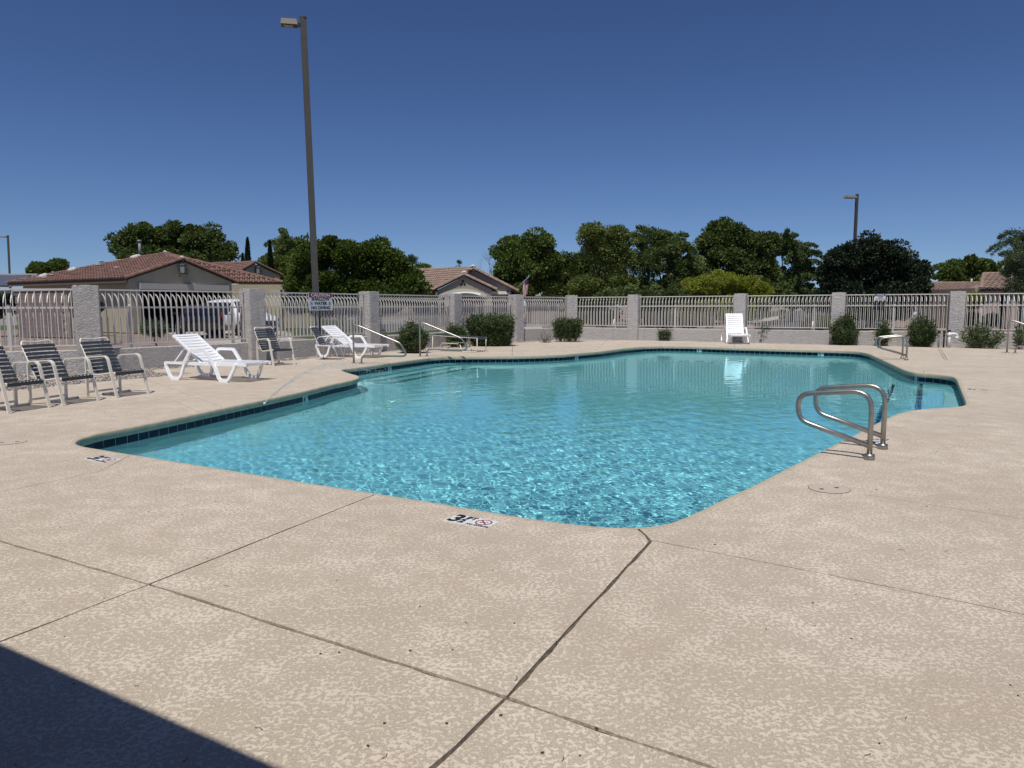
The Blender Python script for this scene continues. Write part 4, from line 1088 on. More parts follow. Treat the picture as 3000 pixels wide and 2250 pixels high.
LB = 'trees beyond the fence'
tree('broadleaf_tree', 'large dark green tree rising behind the brown tiled roof', 72, [(362, 716, 46, 34), (425, 702, 62, 46), (520, 694, 72, 44), (595, 708, 64, 44), (650, 742, 48, 34), (560, 745, 100, 40), (440, 745, 100, 40)], 34000, .95, (.32, .19), 'dark', seed=1, twigs=12)
tree('broadleaf_tree', 'small far green tree beyond the left end of the brown roof', 105, [(118, 790, 38, 18), (165, 780, 24, 20)], 6000, 1.0, (.5, .3), 'mid', seed=2)
tree('mesquite_tree', 'pale feathery tree between the thin cypress and the round ficus', 82, [(850, 722, 62, 34), (895, 738, 52, 42), (835, 760, 52, 36)], 22000, 1.2, (.34, .14), 'feather', 'spray', seed=3, twigs=10)
tree('shrubby_tree', 'yellow green leafy tree left of the round ficus, below the pale feathery tree', 62, [(800, 782, 50, 32), (850, 795, 46, 38), (848, 850, 40, 40)], 13000, .8, (.3, .17), 'olive', seed=4)
tree('ficus_tree', 'huge dense rounded ficus behind the tall light pole', 44, [(905, 762, 62, 56), (975, 748, 70, 56), (1045, 756, 72, 54), (1120, 766, 72, 58), (1175, 808, 58, 58), (1215, 842, 36, 44), (880, 835, 54, 58), (960, 845, 84, 64), (1070, 850, 96, 64), (1150, 868, 76, 54)], 80000, .60, (.20, .115), 'ficus', seed=5, core=.3)
tree('broadleaf_tree', 'round mid green tree behind the flag and the tan gabled house', 63, [(1510, 738, 62, 52), (1575, 728, 56, 50), (1608, 775, 46, 48), (1492, 800, 52, 52), (1600, 825, 66, 52), (1545, 790, 66, 56), (1520, 850, 70, 40)], 42000, .85, (.28, .17), 'mid', seed=6)
tree('broadleaf_tree', 'tall olive tinted tree with open lower limbs left of the feathery mesquite', 54, [(1730, 692, 54, 42), (1795, 702, 58, 44), (1806, 765, 56, 48), (1760, 740, 62, 44), (1725, 845, 60, 44), (1830, 835, 50, 46)], 34000, .6, (.21, .10), 'olive', seed=7, twigs=16, core=.15)
tree('mesquite_tree', 'feathery dark mesquite left of the tallest dark tree', 57, [(1905, 700, 64, 44), (1960, 730, 60, 46), (1895, 770, 80, 60), (1990, 790, 56, 52), (1880, 850, 90, 50), (1970, 850, 80, 50), (2025, 800, 60, 42), (2070, 820, 56, 40)], 78000, .85, (.24, .10), 'feather', 'spray', seed=8, twigs=18)
tree('broadleaf_tree', 'low dark tree filling the gap between the flag tree and the olive tinted tree', 68, [(1655, 800, 56, 52), (1710, 780, 56, 50), (1650, 860, 80, 46), (1760, 830, 80, 60), (1740, 880, 90, 40)], 30000, .9, (.3, .16), 'dark', seed=9)
tree('broadleaf_tree', 'tallest dark dense tree, just right of the feathery mesquite', 60, [(2110, 678, 48, 42), (2165, 702, 66, 48), (2222, 716, 54, 48), (2082, 722, 50, 48), (2130, 770, 90, 60), (2220, 790, 76, 60), (2150, 850, 110, 56), (2240, 860, 80, 50)], 56000, .8, (.26, .14), 'dark', seed=10)
tree('mesquite_tree', 'mid green feathery tree joined to the right side of the tallest dark tree', 66, [(2288, 716, 50, 42), (2332, 745, 50, 50), (2345, 800, 40, 62), (2290, 830, 76, 60), (2330, 870, 70, 44), (2375, 885, 40, 44)], 40000, .9, (.25, .12), 'feather', 'spray', seed=11)
tree('lime_shrub', 'big yellow lime shrub right behind the fence panel left of the upright lounger', 37, [(2050, 840, 56, 34), (2115, 832, 62, 36), (2185, 840, 58, 34), (2225, 862, 36, 36), (2060, 905, 76, 50), (2150, 910, 84, 54), (2215, 905, 46, 46)], 60000, .34, (.12, .055), 'lime', seed=12, trunk_r=.08)
tree('dark_round_tree', 'broad blackish green tree in front of the right light pole', 46, [(2470, 762, 64, 54), (2545, 742, 66, 50), (2610, 760, 62, 52), (2665, 800, 56, 50), (2440, 815, 58, 54), (2550, 810, 100, 66), (2665, 855, 72, 54), (2470, 880, 92, 60), (2570, 880, 110, 60)], 76000, .60, (.21, .12), 'deep', seed=13, core=.3)
tree('broadleaf_tree', 'green tree behind the farthest tan roof at right', 78, [(2790, 790, 46, 36), (2850, 782, 52, 34), (2900, 798, 40, 32), (2820, 820, 84, 30), (2960, 810, 40, 34)], 24000, .8, (.32, .18), 'mid', 'spray', seed=14)
tree('mesquite_tree', 'dark feathery thicket under the tall feathery mesquite', 50, [(1830, 868, 80, 34), (1900, 880, 80, 40), (1980, 880, 60, 40)], 26000, .6, (.2, .09), 'feather', 'spray', seed=15, trunk_r=.08)
tree('far_tree', 'thin row of far tree tops over the roof ridge right of the palm', 130, [(1238, 785, 26, 8)], 1500, .8, (.5, .3), 'mid', seed=16)
tree('bush', 'yellow green round bush behind the fence in front of the rightmost house', 40, [(2850, 885, 36, 28)], 8000, .3, (.12, .06), 'lime', seed=17, trunk_r=.05)
tree('hedge_bush', 'dark bush behind the fence at the ninth column', 36, [(2400, 946, 46, 26)], 7000, .3, (.12, .06), 'dark', seed=18, trunk_r=.05)
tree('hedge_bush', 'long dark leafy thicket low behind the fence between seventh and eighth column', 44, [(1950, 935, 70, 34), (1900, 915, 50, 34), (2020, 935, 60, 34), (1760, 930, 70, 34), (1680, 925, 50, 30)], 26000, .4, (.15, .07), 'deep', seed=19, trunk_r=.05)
tree('hedge_bush', 'dark hedge behind the fence, under the ficus', 40, [(870, 895, 50, 34), (950, 905, 60, 34), (1040, 905, 60, 34), (1120, 905, 60, 30)], 18000, .4, (.15, .08), 'deep', seed=20, trunk_r=.05)
tree('yard_agave', 'spiky green yard plant behind the fence panel of the nearest lounger', 25, [(455, 965, 34, 22)], 1400, .25, (.42, .03), 'greygreen', seed=21, trunk_r=.03)
tree('hedge_bush', 'dark hedge behind the fence panel with the notice sign', 44, [(2500, 915, 60, 34), (2570, 915, 60, 34), (2625, 915, 40, 30)], 14000, .4, (.15, .08), 'deep', seed=22, trunk_r=.05)
tree('hedge_bush', 'dark green shrubs at the far left behind the fence', 37, [(0, 900, 50, 44), (-50, 900, 50, 50)], 9000, .4, (.15, .09), 'deep', seed=23, trunk_r=.05)
tree('hedge_bush', 'dark shrub between the mauve block wall and the garage', 37, [(225, 900, 34, 46), (262, 910, 34, 46)], 9000, .35, (.15, .09), 'deep', seed=24, trunk_r=.05)
tree('hedge_bush', 'dark shrubs behind the fence left of the rightmost house wall', 41, [(2850, 935, 30, 22), (2900, 940, 30, 22)], 7000, .35, (.14, .08), 'deep', seed=25, trunk_r=.05)
tree('palo_verde_tree', 'wispy grey green palo verde cut by the right edge, over the tan roof', 36, [(2995, 770, 42, 60), (3010, 710, 44, 50), (2975, 810, 44, 44), (3030, 790, 60, 90), (2985, 840, 60, 34)], 26000, .75, (.16, .035), 'greygreen', 'spray', seed=26, twigs=70, wood='greenwood', core=.1)
def cypress(px, top, base, w, Y, label, seed, lean=0):
    rng = np.random.default_rng(seed); t = PD(px - lean, top, Y); s = Y / FPX; h = t.z; b = PD(px, 880, Y)
    root = empty('cypress', (b.x, Y, 0)); tag(root, label, 'tree', 'slender cypresses')
    n = 7000; z = rng.uniform(.3, h, n); k = z / h; r = w * s * np.minimum(1, (1 - k) * 3.0) ** .6 * rng.uniform(.5, 1, n) ** .5
    a = rng.uniform(0, 6.283, n); C = np.stack([np.cos(a) * r + (t.x - b.x) * k, np.sin(a) * r, z], 1)
    D = np.stack([np.cos(a) * .4, np.sin(a) * .4, np.ones(n)], 1); V, F = leaf_quads(C, .3, .12, rng, .3, D)
    inst('crown', np_mesh('crown', V, F, LEAF['cypress']), root)
    mb = MB(); mb.cyl((0, 0, -.1), ((t.x - b.x) * .9, 0, h * .9), .1, 6, .03); mb.build('trunk', M['bark'], root)
cypress(725, 698, 790, 9, 62, 'tall thin dark cypress above the second gable ridge', 31)
cypress(797, 706, 800, 8, 60, 'thin dark cypress leaning against the pale feathery tree', 32, lean=7)
cypress(711, 745, 790, 6, 62, 'short dark cypress beside the tall thin one', 33)
def palm(px, py, r, Y, label, seed, n=26):
    rng = np.random.default_rng(seed); c = PD(px, py, Y); s = Y / FPX; R = r * s
    root = empty('palm_tree', (c.x, Y, 0)); tag(root, label, 'tree', 'palm trees')
    mb = MB(); mb.cyl((0, 0, -.1), (0, 0, c.z - R * .2), .2, 8, .16); mb.build('trunk', M['bark'], root)
    for k in range(n):
        a = rng.uniform(0, 6.283); el = rng.uniform(-.4, 1.4); d = np.array([math.cos(a) * math.cos(el), math.sin(a) * math.cos(el), math.sin(el)])
        t = np.linspace(0, 1, 26); P_ = np.array([0, 0, c.z])[None] + d[None] * t[:, None] * R; P_[:, 2] -= t ** 2 * R * .35 * (1.2 - math.sin(el))
        side = np.cross(d, [0, 0, 1.]); side /= np.linalg.norm(side) + 1e-9
        V = []; F = []
        for i in range(25):
            w = R * .34 * math.sin(math.pi * min(1, .15 + t[i] * .85)) if t[i] > .3 else R * .03
            b = len(V)
            for sg in (-1, 1):
                b = len(V); tip = P_[i] + side * sg * w + d * w * .7 - np.array([0, 0, w * .3]); V += [P_[i], P_[i + 1], tip, tip]; F.append((b, b + 1, b + 2, b + 3))
        inst('frond', np_mesh('frond', V, F, LEAF['palm']), root)
palm(1205, 782, 42, 85, 'fan palm crown sticking out right of the round ficus', 41)
palm(1345, 778, 20, 110, 'small far palm top above the tan gabled roof', 42, 18)
palm(84, 797, 13, 110, 'tiny palm top left of the far green tree', 43, 14)
def branchy(name, label, base, h, spread, Y0, mats, seed, levels=5, r0=.07, leaf=None, leaves=0, lean=0.0):
    rng = random.Random(seed); root = empty(name, (base.x, base.y, 0)); tag(root, label, 'tree', None); mb = MB(); tips = []
    def grow(p, d, L, r, lv):
        m = p + d * L * .5 + Vector((rng.uniform(-1, 1), rng.uniform(-1, 1), rng.uniform(-.5, 1))) * L * .07; q = p + d * L
        mb.sweep([p, m, q], r, round_n=5 if lv < 2 else 3, taper=[1, .85, .65]); tips.append((q, d))
        if lv >= levels: return
        for _ in range(3 if lv < 3 else rng.choice((2, 3))):
            nd = (d + Vector((rng.uniform(-1, 1), rng.uniform(-1, 1), rng.uniform(-.35, .75))) * spread).normalized()
            grow(q, nd, L * rng.uniform(.6, .82), r * .6, lv + 1)
    d0 = Vector((lean, 0, 1)).normalized(); grow(Vector((0, 0, -.1)), d0, h * .3, r0, 0); mb.build('trunk', M[mats], root)
    if leaves:
        r_ = np.random.default_rng(seed); T = np.array([tuple(t[0]) for t in tips[len(tips) // 4:]]); k = r_.integers(0, len(T), leaves); C = T[k] + r_.normal(0, .22, (leaves, 3)); V, F = leaf_quads(C, .13, .035, r_)
        inst('crown', np_mesh('crown', V, F, LEAF[leaf]), root)
b_ = PD(1440, 890, 68); branchy('bare_tree', 'bare grey branched tree between the tan gabled roof and the flag tree', b_, 7.4, .62, 68, 'twig', 51, 6, .1)

# oleanders on the pool side
def oleander(label, x0, x1, ytop, ybase, Y, n_stems, kind='oleander', seed=0, dens=1.0, boxy=True, leaf=(.12, .030), bare=0.2, group='oleander bushes along the wall'):
    rng = np.random.default_rng(seed + 500); a, b = PD(x0, 900, Y), PD(x1, 900, Y); w = (b.x - a.x) / 2; cx = (a.x + b.x) / 2; h = PD((x0 + x1) / 2, ytop, Y).z
    root = empty('oleander_bush', (cx, Y, 0)); tag(root, label, 'shrub', group)
    mb = MB(); Cs = []; Ds = []
    for k in range(n_stems):
        a_ = rng.uniform(0, 6.283); rr = math.sqrt(rng.uniform(0, 1)); tx = math.cos(a_) * rr * w * .92; ty = math.sin(a_) * rr * min(w, .55) * .9
        tz = h * (rng.uniform(.72, .98) if boxy else (1 - .55 * rr ** 2) * rng.uniform(.75, 1.0))
        p0 = Vector((tx * (.72 if boxy else .38) + rng.normal(0, .04), ty * .5, -.03)); p1 = Vector((tx * (.95 if boxy else .8), ty * .8, tz * .5)); p2 = Vector((tx, ty, tz))
        mb.sweep([p0, p1, p2], .009, round_n=4, taper=[1, .8, .4])
        m = int(105 * dens * h); t = rng.uniform(bare, 1.02, m)
        q = (np.array(p0)[None] * ((1 - t) ** 2)[:, None] + np.array(p1)[None] * (2 * t * (1 - t))[:, None] + np.array(p2)[None] * (t ** 2)[:, None])
        q += rng.normal(0, .055, (m, 3)); dd = rng.normal(0, 1.0, (m, 3)); dd[:, 2] = np.abs(dd[:, 2]) * .8 + .1
        Cs.append(q + dd * .03); Ds.append(dd)
    mb.build('stems', M['twig'], root)
    V, F = leaf_quads(np.concatenate(Cs), leaf[0], leaf[1], rng, 0, np.concatenate(Ds)); inst('foliage', np_mesh('foliage', V, F, LEAF[kind]), root)
oleander('leafy oleander bush left of the flat strap lounger', 1160, 1256, 938, 1030, 22.4, 46, seed=1, dens=1.25, boxy=False)
oleander('half-hidden oleander bush between the flat strap lounger and the wall', 1297, 1372, 941, 1012, 25.6, 34, seed=2, dens=1.3, boxy=False)
oleander('biggest oleander, clipped into a wide box behind the flat strap lounger', 1362, 1517, 922, 1010, 26.2, 150, seed=3, dens=1.7, bare=.06)
oleander('small clipped oleander beside the brown dry twigs', 1612, 1714, 932, 998, 29.4, 56, seed=4, dens=1.3, bare=.22)
oleander('dry brown bare oleander twigs left of the small clipped bush', 1570, 1632, 966, 1002, 28.6, 26, seed=5, dens=.05, boxy=False)
oleander('tiny oleander sprout at the wall left of the upright lounger', 1932, 1962, 968, 999, 30.2, 14, seed=6, dens=1.6)
oleander('thin straggly oleander right of the upright lounger', 2226, 2268, 938, 1003, 28.4, 9, seed=7, dens=.7, boxy=False, bare=.1)
oleander('oleander bush at the foot of the ninth stucco column', 2432, 2522, 918, 1009, 26.4, 58, seed=8, dens=1.2, bare=.1, boxy=False)
oleander('thin oleander behind the far looped grab rails', 2572, 2616, 932, 1012, 25.9, 16, seed=9, dens=1.1, boxy=False)
oleander('squarish oleander between far grab rails and stub pipes', 2660, 2746, 922, 1017, 25.2, 54, seed=10, dens=1.2, boxy=False, bare=.08)
oleander('spreading spiky oleander right of the white stub pipe', 2812, 2952, 942, 1021, 24.4, 34, seed=11, dens=.7, boxy=False, leaf=(.17, .026), bare=.15)
oleander('sparse tall oleander stems at the right edge behind the handrail', 2960, 3030, 950, 1024, 23.8, 14, seed=12, dens=.5, boxy=False, leaf=(.15, .026))

# ------------------------------------------------------------------ light poles
def pole(px_base, px_top, y_top, Y, w, label, headside=-1, head=.62):
    t = PD(px_top, y_top, Y); b = PD(px_base, 855, Y); x = b.x; h = t.z
    root = empty('light_pole', (x, Y, 0)); tag(root, label, 'light pole', 'square light poles'); dx = t.x - x
    mb = MB(); mb.sweep([(0, 0, -.1), (dx, 0, h)], w, w, nrm=(0.94, .34, 0), taper=[1.06, 1]); mb.build('pole_shaft', M['pole'], root)
    mb = MB(); mb.box((dx, 0, h + .012), (w * 1.06, w * 1.06, .03)); mb.build('pole_cap', M['pole'], root)
    R = Matrix.Rotation(RAD(12) * -headside, 3, 'Z')
    c = Vector((dx + headside * (w / 2 + .05 + head / 2), -.10, h - .17))
    mb = MB(); mb.box(c, (head, head * .62, .15), R, taper=.88); mb.build('lamp_housing', M['taupe'], root)
    mb = MB(); mb.box(c - Vector((0, 0, .082)), (head * .9, head * .55, .012), R); mb.build('housing_rim', M['iron'], root)
    mb = MB(); mb.box(c - Vector((headside * -.03, 0, .09)), (head * .55, head * .42, .008), R); mb.build('lamp_lens', M['lens'], root)
    mb = MB(); mb.box((dx + headside * (w / 2 + .04), 0, h - .19), (.12, .09, .09)); mb.build('arm', M['iron'], root)
pole(928, 888, 52, 21.5, .165, 'tall square bronze light pole towering left of the pool', -1, .46)
pole(2497, 2511, 570, 50, .155, 'dark square light pole above the broad blackish tree', -1, .75)
pole(28.5, 23, 690, 95, .2, 'far light pole at the left edge of the sky', -1, .8)

# ------------------------------------------------------------------ houses
def tile_mesh(m, w=.30, L=.40):
    V = []; n = 6
    for k in range(n + 1):
        a = math.pi * k / n; x = -math.cos(a) * w * .33; z = math.sin(a) * .085
        V += [(x, 0, z + .055), (x * .9, L, z * .9)]
    V += [(w * .5 + .02, 0, .05), (w * .5 + .02, L, 0)]
    F = [(2 * k, 2 * k + 2, 2 * k + 3, 2 * k + 1) for k in range(n + 1)]
    b = len(V); V += [(-w * .33, 0, .0), (w * .33, 0, 0)]      # closed front edge
    F2 = [[0, b] + [b + 1] + [2 * k for k in range(n, 0, -1)]]
    me = bpy.data.meshes.new('roof_tile'); me.from_pydata(V, [], F + F2); me.materials.append(m); return me
class House:
    def __init__(s, label, loc, tile_m, cat='house'):
        s.root = empty('house', loc); tag(s.root, label, cat); s.o = Vector(loc); s.tm = tile_m; s.tme = tile_mesh(tile_m); s.tiles = []
        s.roof = None
    def part(s, name, mb, m, parent=None):
        mb.v = [tuple(Vector(v) - s.o) for v in mb.v]; return mb.build(name, m, parent or s.root)
    def quad(s, name, pts, m, thick=.12, parent=None, n=None):
        pts = [Vector(p) for p in pts]; n = n or (pts[1] - pts[0]).cross(pts[2] - pts[0]).normalized(); k = len(pts)
        mb = MB(); vs = pts + [p - n * thick for p in pts]; fs = [tuple(range(k)), tuple(range(2 * k - 1, k - 1, -1))] + [(i, i + k, (i + 1) % k + k, (i + 1) % k) for i in range(k)]
        mb.add(vs, fs); return s.part(name, mb, m, parent)
    def slope(s, eave_a, eave_b, poly, w=.30, ex=.34):
        """poly in the plane through the eave; eave_a to eave_b from left to right as seen from outside"""
        poly = [Vector(p) for p in poly]; u = (eave_b - eave_a).normalized(); nn = (poly[1] - poly[0]).cross(poly[2] - poly[0]).normalized()
        if nn.z < 0: nn = -nn
        v = nn.cross(u).normalized()
        if v.z < 0: v = -v
        r = s.quad('roof', [p - nn * .035 for p in (poly if (poly[1] - poly[0]).cross(poly[2] - poly[0]).dot(nn) > 0 else poly[::-1])], M['under'], .10)
        p2 = [(float((p - eave_a).dot(u)), float((p - eave_a).dot(v))) for p in poly]
        us = [p[0] for p in p2]; vs = [p[1] for p in p2]
        Rm = Matrix((u, v, u.cross(v))).transposed().to_4x4()
        nu = int((max(us) - min(us)) / w) + 2; nv = int((max(vs) - min(vs)) / ex) + 2
        for j in range(nv):
            for i in range(nu):
                x = min(us) + (i + .5) * w; y = min(vs) + j * ex - .04
                if not bool(inside([x], [max(y + ex * .5, .05)], p2)[0]): continue
                p = eave_a + u * x + v * y
                s.tiles.append((p.length, Matrix.Translation(p - s.o) @ Rm, r))
        return r
    def caps(s, a, b, r=.13, step=.42, name='ridge_tile', m=None):
        a, b = Vector(a), Vector(b); L = (b - a).length; n = max(1, round(L / step)); t = (b - a).normalized()
        side = t.cross(Vector((0, 0, 1))).normalized(); up = side.cross(t)
        if not hasattr(s, 'cm'):
            V = []; F = []; q = 8
            for k in range(q + 1):
                an = math.pi * k / q * 1.1 - .15
                V += [(math.cos(an) * 1.08, 0, math.sin(an) * 1.08), (math.cos(an) * .92, 1.08, math.sin(an) * .92)]
            F = [(2 * k, 2 * k + 1, 2 * k + 3, 2 * k + 2) for k in range(q)] + [tuple(2 * k for k in range(q + 1))]
            s.cm = bpy.data.meshes.new(name); s.cm.from_pydata(V, [], F); s.cm.materials.append(m or s.tm)
        for k in range(n):
            p = a.lerp(b, k / n); Mx = Matrix.Translation(p - s.o) @ Matrix((side * r, t * (L / n), up * r)).transposed().to_4x4()
            inst(name, s.cm, s.root, Mx)
    def finish(s, cap=290):
        s.tiles.sort(key=lambda q: q[0])
        for _, Mx, r in s.tiles[:cap]: inst('roof_tile', s.tme, r, Mx)
        rest = s.tiles[cap:]
        if rest:
            base = np.array([tuple(v.co) + (1,) for v in s.tme.vertices]); V = []; nb = len(base); mb = MB()
            fs = [list(p.vertices) for p in s.tme.polygons]
            for _, Mx, r in rest:
                q = base @ np.array(Mx).T; mb.add([tuple(x[:3]) for x in q], fs)
            o = mb.build('roof_tiles', s.tm, s.root); tag(o, kind='stuff')
def lantern(p, label, parent=None, s=1.0, name='wall_lantern'):
    root = empty(name, p) if parent is None else empty(name); 
    if parent is None: tag(root, label, 'lantern', 'iron wall lanterns on the gables')
    else: root.parent = parent; root.location = p
    mb = MB(); mb.box((0, 0, 0), (.26 * s, .26 * s, .42 * s), taper=1.25); mb.build('lantern_glass', M['lens'], root)
    mb = MB(); mb.box((0, 0, .30 * s), (.40 * s, .40 * s, .10 * s), taper=.5); mb.box((0, 0, -.24 * s), (.28 * s, .28 * s, .06 * s)); mb.box((0, 0, .5 * s), (.08 * s, .08 * s, .3 * s))
    for x in (-1, 1):
        for y in (-1, 1): mb.bar((x * .13 * s, y * .13 * s, -.22 * s), (x * .165 * s, y * .165 * s, .22 * s), .02 * s)
    mb.bar((0, 0, .55 * s), (-.02, .3 * s, .6 * s), .05 * s); mb.bar((-.36 * s, 0, .0), (.36 * s, 0, 0), .035 * s); mb.bar((-.36 * s, 0, 0), (-.2 * s, 0, -.46 * s), .025 * s); mb.bar((.36 * s, 0, 0), (.2 * s, 0, -.46 * s), .025 * s)
    mb.build('lantern_frame', M['iron'], root); return root

def house1():
    Z_E = 2.98
    A = PD(362, 818, 40); B = PD(20, 829, 47); G = PD(533, 760, 43.1); Cc = PD(692, 828, 46.2); D = PD(829, 828, 46.9)
    A.z = B.z = Cc.z = D.z = 2.98
    H = House('brown tiled house with open garage gable at the left', (A.x, A.y, 0), M['rooftile'])
    u = (A - B).normalized(); nL = (A - B).cross(G - B).normalized(); nL = nL if nL.z > 0 else -nL
    R1 = PP(484, 744, A, nL); R2 = PP(408, 755, A, nL)
    back = (B - A).normalized(); R0 = G + back * 1.2
    H.slope(B, A, [B, A, G, PP(500, 752, A, nL), R1, R2])
    nF = (D - Cc).cross(R1 - Cc).normalized(); nF = nF if nF.z > 0 else -nF
    H.slope(Cc, D, [Cc, D, R1, PP(500, 752, Cc, nF), PP(548, 766, Cc, nF)])
    H.caps(A, G, .14); H.caps(Cc, G, .14); H.caps(D, R1 + Vector((0, 0, .02)), .12); H.caps(R2, R1, .12); H.caps(B, R2, .12); H.caps(PP(500, 750, A, nL), G, .12)
    H.quad('roof', [G, Cc, Cc + back * 5, G + back * 5], M['under'], .1)
    # gable wall with garage opening
    t = (Cc - A).normalized(); n = Vector((t.y, -t.x, 0)); inn = -n * .07
    def W(s_, z): p = A + inn + t * s_; return Vector((p.x, p.y, z))
    L = (Cc - A).length; hw0, hw1 = .3, L - .3; gs = (G - A).dot(t)
    o0, o1, oz = .95, L - .72, 2.42
    def g_z(s_): return (2.98 + (G.z - 2.98) * (s_ / gs) if s_ < gs else 2.98 + (G.z - 2.98) * ((L - s_) / (L - gs))) - .10
    H.quad('garage_wall', [W(hw0, oz + .34), W(hw1, oz + .34), W(hw1, g_z(hw1)), W(gs, g_z(gs)), W(hw0, g_z(hw0))], M['olive_wall'], .2, n=n)
    H.quad('garage_wall', [W(hw0, 0), W(o0, 0), W(o0, oz + .34), W(hw0, oz + .34)], M['olive_wall'], .2, n=n)
    H.quad('garage_wall', [W(o1, 0), W(hw1, 0), W(hw1, oz + .34), W(o1, oz + .34)], M['olive_wall'], .2, n=n)
    mb = MB(); c = (W(o0 - .1, 0) + W(o1 + .1, 0)) / 2 + n * .06; c.z = oz + .17; mb.box(c, (o1 - o0 + .2, .3, .34), Matrix.Rotation(math.atan2(t.y, t.x), 3, 'Z')); H.part('garage_header', mb, M['trim'])
    # garage interior, its lack of light put into the near-black colour
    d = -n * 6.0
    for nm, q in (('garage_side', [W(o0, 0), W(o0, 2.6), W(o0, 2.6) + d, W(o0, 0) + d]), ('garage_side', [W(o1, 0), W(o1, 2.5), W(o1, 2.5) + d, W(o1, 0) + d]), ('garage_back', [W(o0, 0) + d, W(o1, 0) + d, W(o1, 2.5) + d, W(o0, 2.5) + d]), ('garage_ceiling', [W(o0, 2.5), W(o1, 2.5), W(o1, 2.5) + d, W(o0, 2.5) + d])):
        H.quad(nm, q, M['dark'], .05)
    # side wall under the long eave
    ins = -Vector((-u.y, u.x, 0)); ins = ins if ins.dot(R1 - A) > 0 else -ins; ins = ins.normalized() * .65
    a2, b2 = A + ins - u * .3, B + ins + u * .6
    H.quad('side_wall', [Vector((b2.x, b2.y, 0)), Vector((a2.x, a2.y, 0)), Vector((a2.x, a2.y, 2.95)), Vector((b2.x, b2.y, 2.95))], M['olive_wall'], .2)
    H.quad('fascia', [B + ins * .1 - Vector((0, 0, .22)), A + ins * .1 - Vector((0, 0, .22)), A + ins * .1 - Vector((0, 0, .05)), B + ins * .1 - Vector((0, 0, .05))], M['olive_wall'], .06)
    for x0, x1 in ((150, 172), (178, 212)):
        p, q = PP(x0, 838, a2, ins.normalized()), PP(x1, 838, a2, ins.normalized())
        mb = MB(); c = (p + q) / 2 - ins.normalized() * .03; c.z = 1.9; mb.box(c, ((q - p).xy.length, .08, 1.1), Matrix.Rotation(math.atan2(u.y, u.x), 3, 'Z')); H.part('window', mb, M['glass_dark'])
    # front wall right of the garage, recessed porch with pier
    c2, d2 = Cc + Vector((-2.2, .5, 0)), D + Vector((-.6, .8, 0))
    H.quad('front_wall', [Vector((c2.x, c2.y + 1.6, 0)), Vector((d2.x + 2.4, d2.y + 1.6, 0)), Vector((d2.x + 2.4, d2.y + 1.6, 2.9)), Vector((c2.x, c2.y + 1.6, 2.9))], M['olive_wall'], .2)
    p = PD(810, 850, 46.6); mb = MB(); mb.box((p.x, p.y, 1.25), (.62, .5, 2.5)); mb.box((p.x, p.y, 1.0), (.8, .66, 2.0)); H.part('porch_pier', mb, M['olive_wall'])
    # second gable further back
    g2 = PD(746, 768, 55); l2 = PD(690, 800, 53.4); r2 = PD(828, 804, 57.6); zb = l2.z; r2.z = zb
    t2 = (r2 - l2).normalized(); bk = Vector((-t2.y, t2.x, 0)) * -1; bk = bk if bk.y > 0 else -bk
    e2 = l2 + bk * 7 + Vector((-1.2, 0, 0)); rg = g2 + bk * 6 + Vector((-3.0, 0, 0)); rg.z = g2.z; e2.z = zb; rg = PD(607, 775, 60); e2 = PD(575, 806, 57)
    H.slope(e2, l2, [e2, l2, g2, rg]); H.caps(l2, g2, .13); H.caps(r2, g2, .13); H.caps(rg, g2, .12)
    n2 = Vector((t2.y, -t2.x, 0)); i2 = -n2 * .07
    H.quad('gable_wall', [Vector((l2.x, l2.y, 0)) + i2 + t2 * .3, Vector((r2.x, r2.y, 0)) + i2 - t2 * .25, r2 + i2 - t2 * .25 - Vector((0, 0, .0)), g2 + i2 - Vector((0, 0, .12)), l2 + i2 + t2 * .3], M['olive_wall'], .2, n=n2)
    mb = MB(); p = PD(836, 846, 57); mb.box((p.x, p.y, 1.3), (1.0, .3, 2.7)); H.part('wing_wall', mb, M['beige_wall'])
    # roof furniture
    def on_roof(px, py): return PP(px, py, A, nL)
    p = on_roof(411, 753); mb = MB(); mb.cyl(p - H.o + H.o, p + Vector((0, 0, .95)), .09, 10); mb.cyl(p + Vector((0, 0, .95)), p + Vector((0, 0, 1.08)), .13, 10); H.part('vent_pipe', mb, M['greypipe'])
    for px, py in ((215, 796), (131, 814), (398, 759)):
        p = on_roof(px, py); mb = MB(); mb.sweep([p + Vector((-.25, .05, .05)), p + Vector((.22, -.25, .12))], .17, round_n=10); H.part('roof_vent', mb, M['mortar'])
    for px, py in ((298, 771), (352, 768), (347, 789), (294, 781), (118, 818), (138, 818), (156, 811)):
        p = on_roof(px, py) + nL * .10; mb = MB(); mb.box(p, (.5, .22, .03), Matrix.Rotation(math.atan2(u.y, u.x), 3, 'Z') @ Matrix.Rotation(-.33, 3, 'X')); H.part('mortar_patch', mb, M['mortar'])
    for q in (G, R1, R2): mb = MB(); mb.sweep([q + Vector((-.12, 0, .05)), q + Vector((0, -.05, .17)), q + Vector((.14, 0, .05))], .06, round_n=8); H.part('mortar_cap', mb, M['mortar'])
    H.finish()
    lp = PP(531, 795, W(gs, 3), n); lantern(lp + n * .2 + Vector((0, 0, .1)), 'black iron lantern with long shadow on the garage gable', s=.95)
    lp = PP(751, 794, l2 + i2, n2); lantern(lp + n2 * .2, 'black iron lantern on the smaller gable behind, left of the ficus', s=.95)
house1()
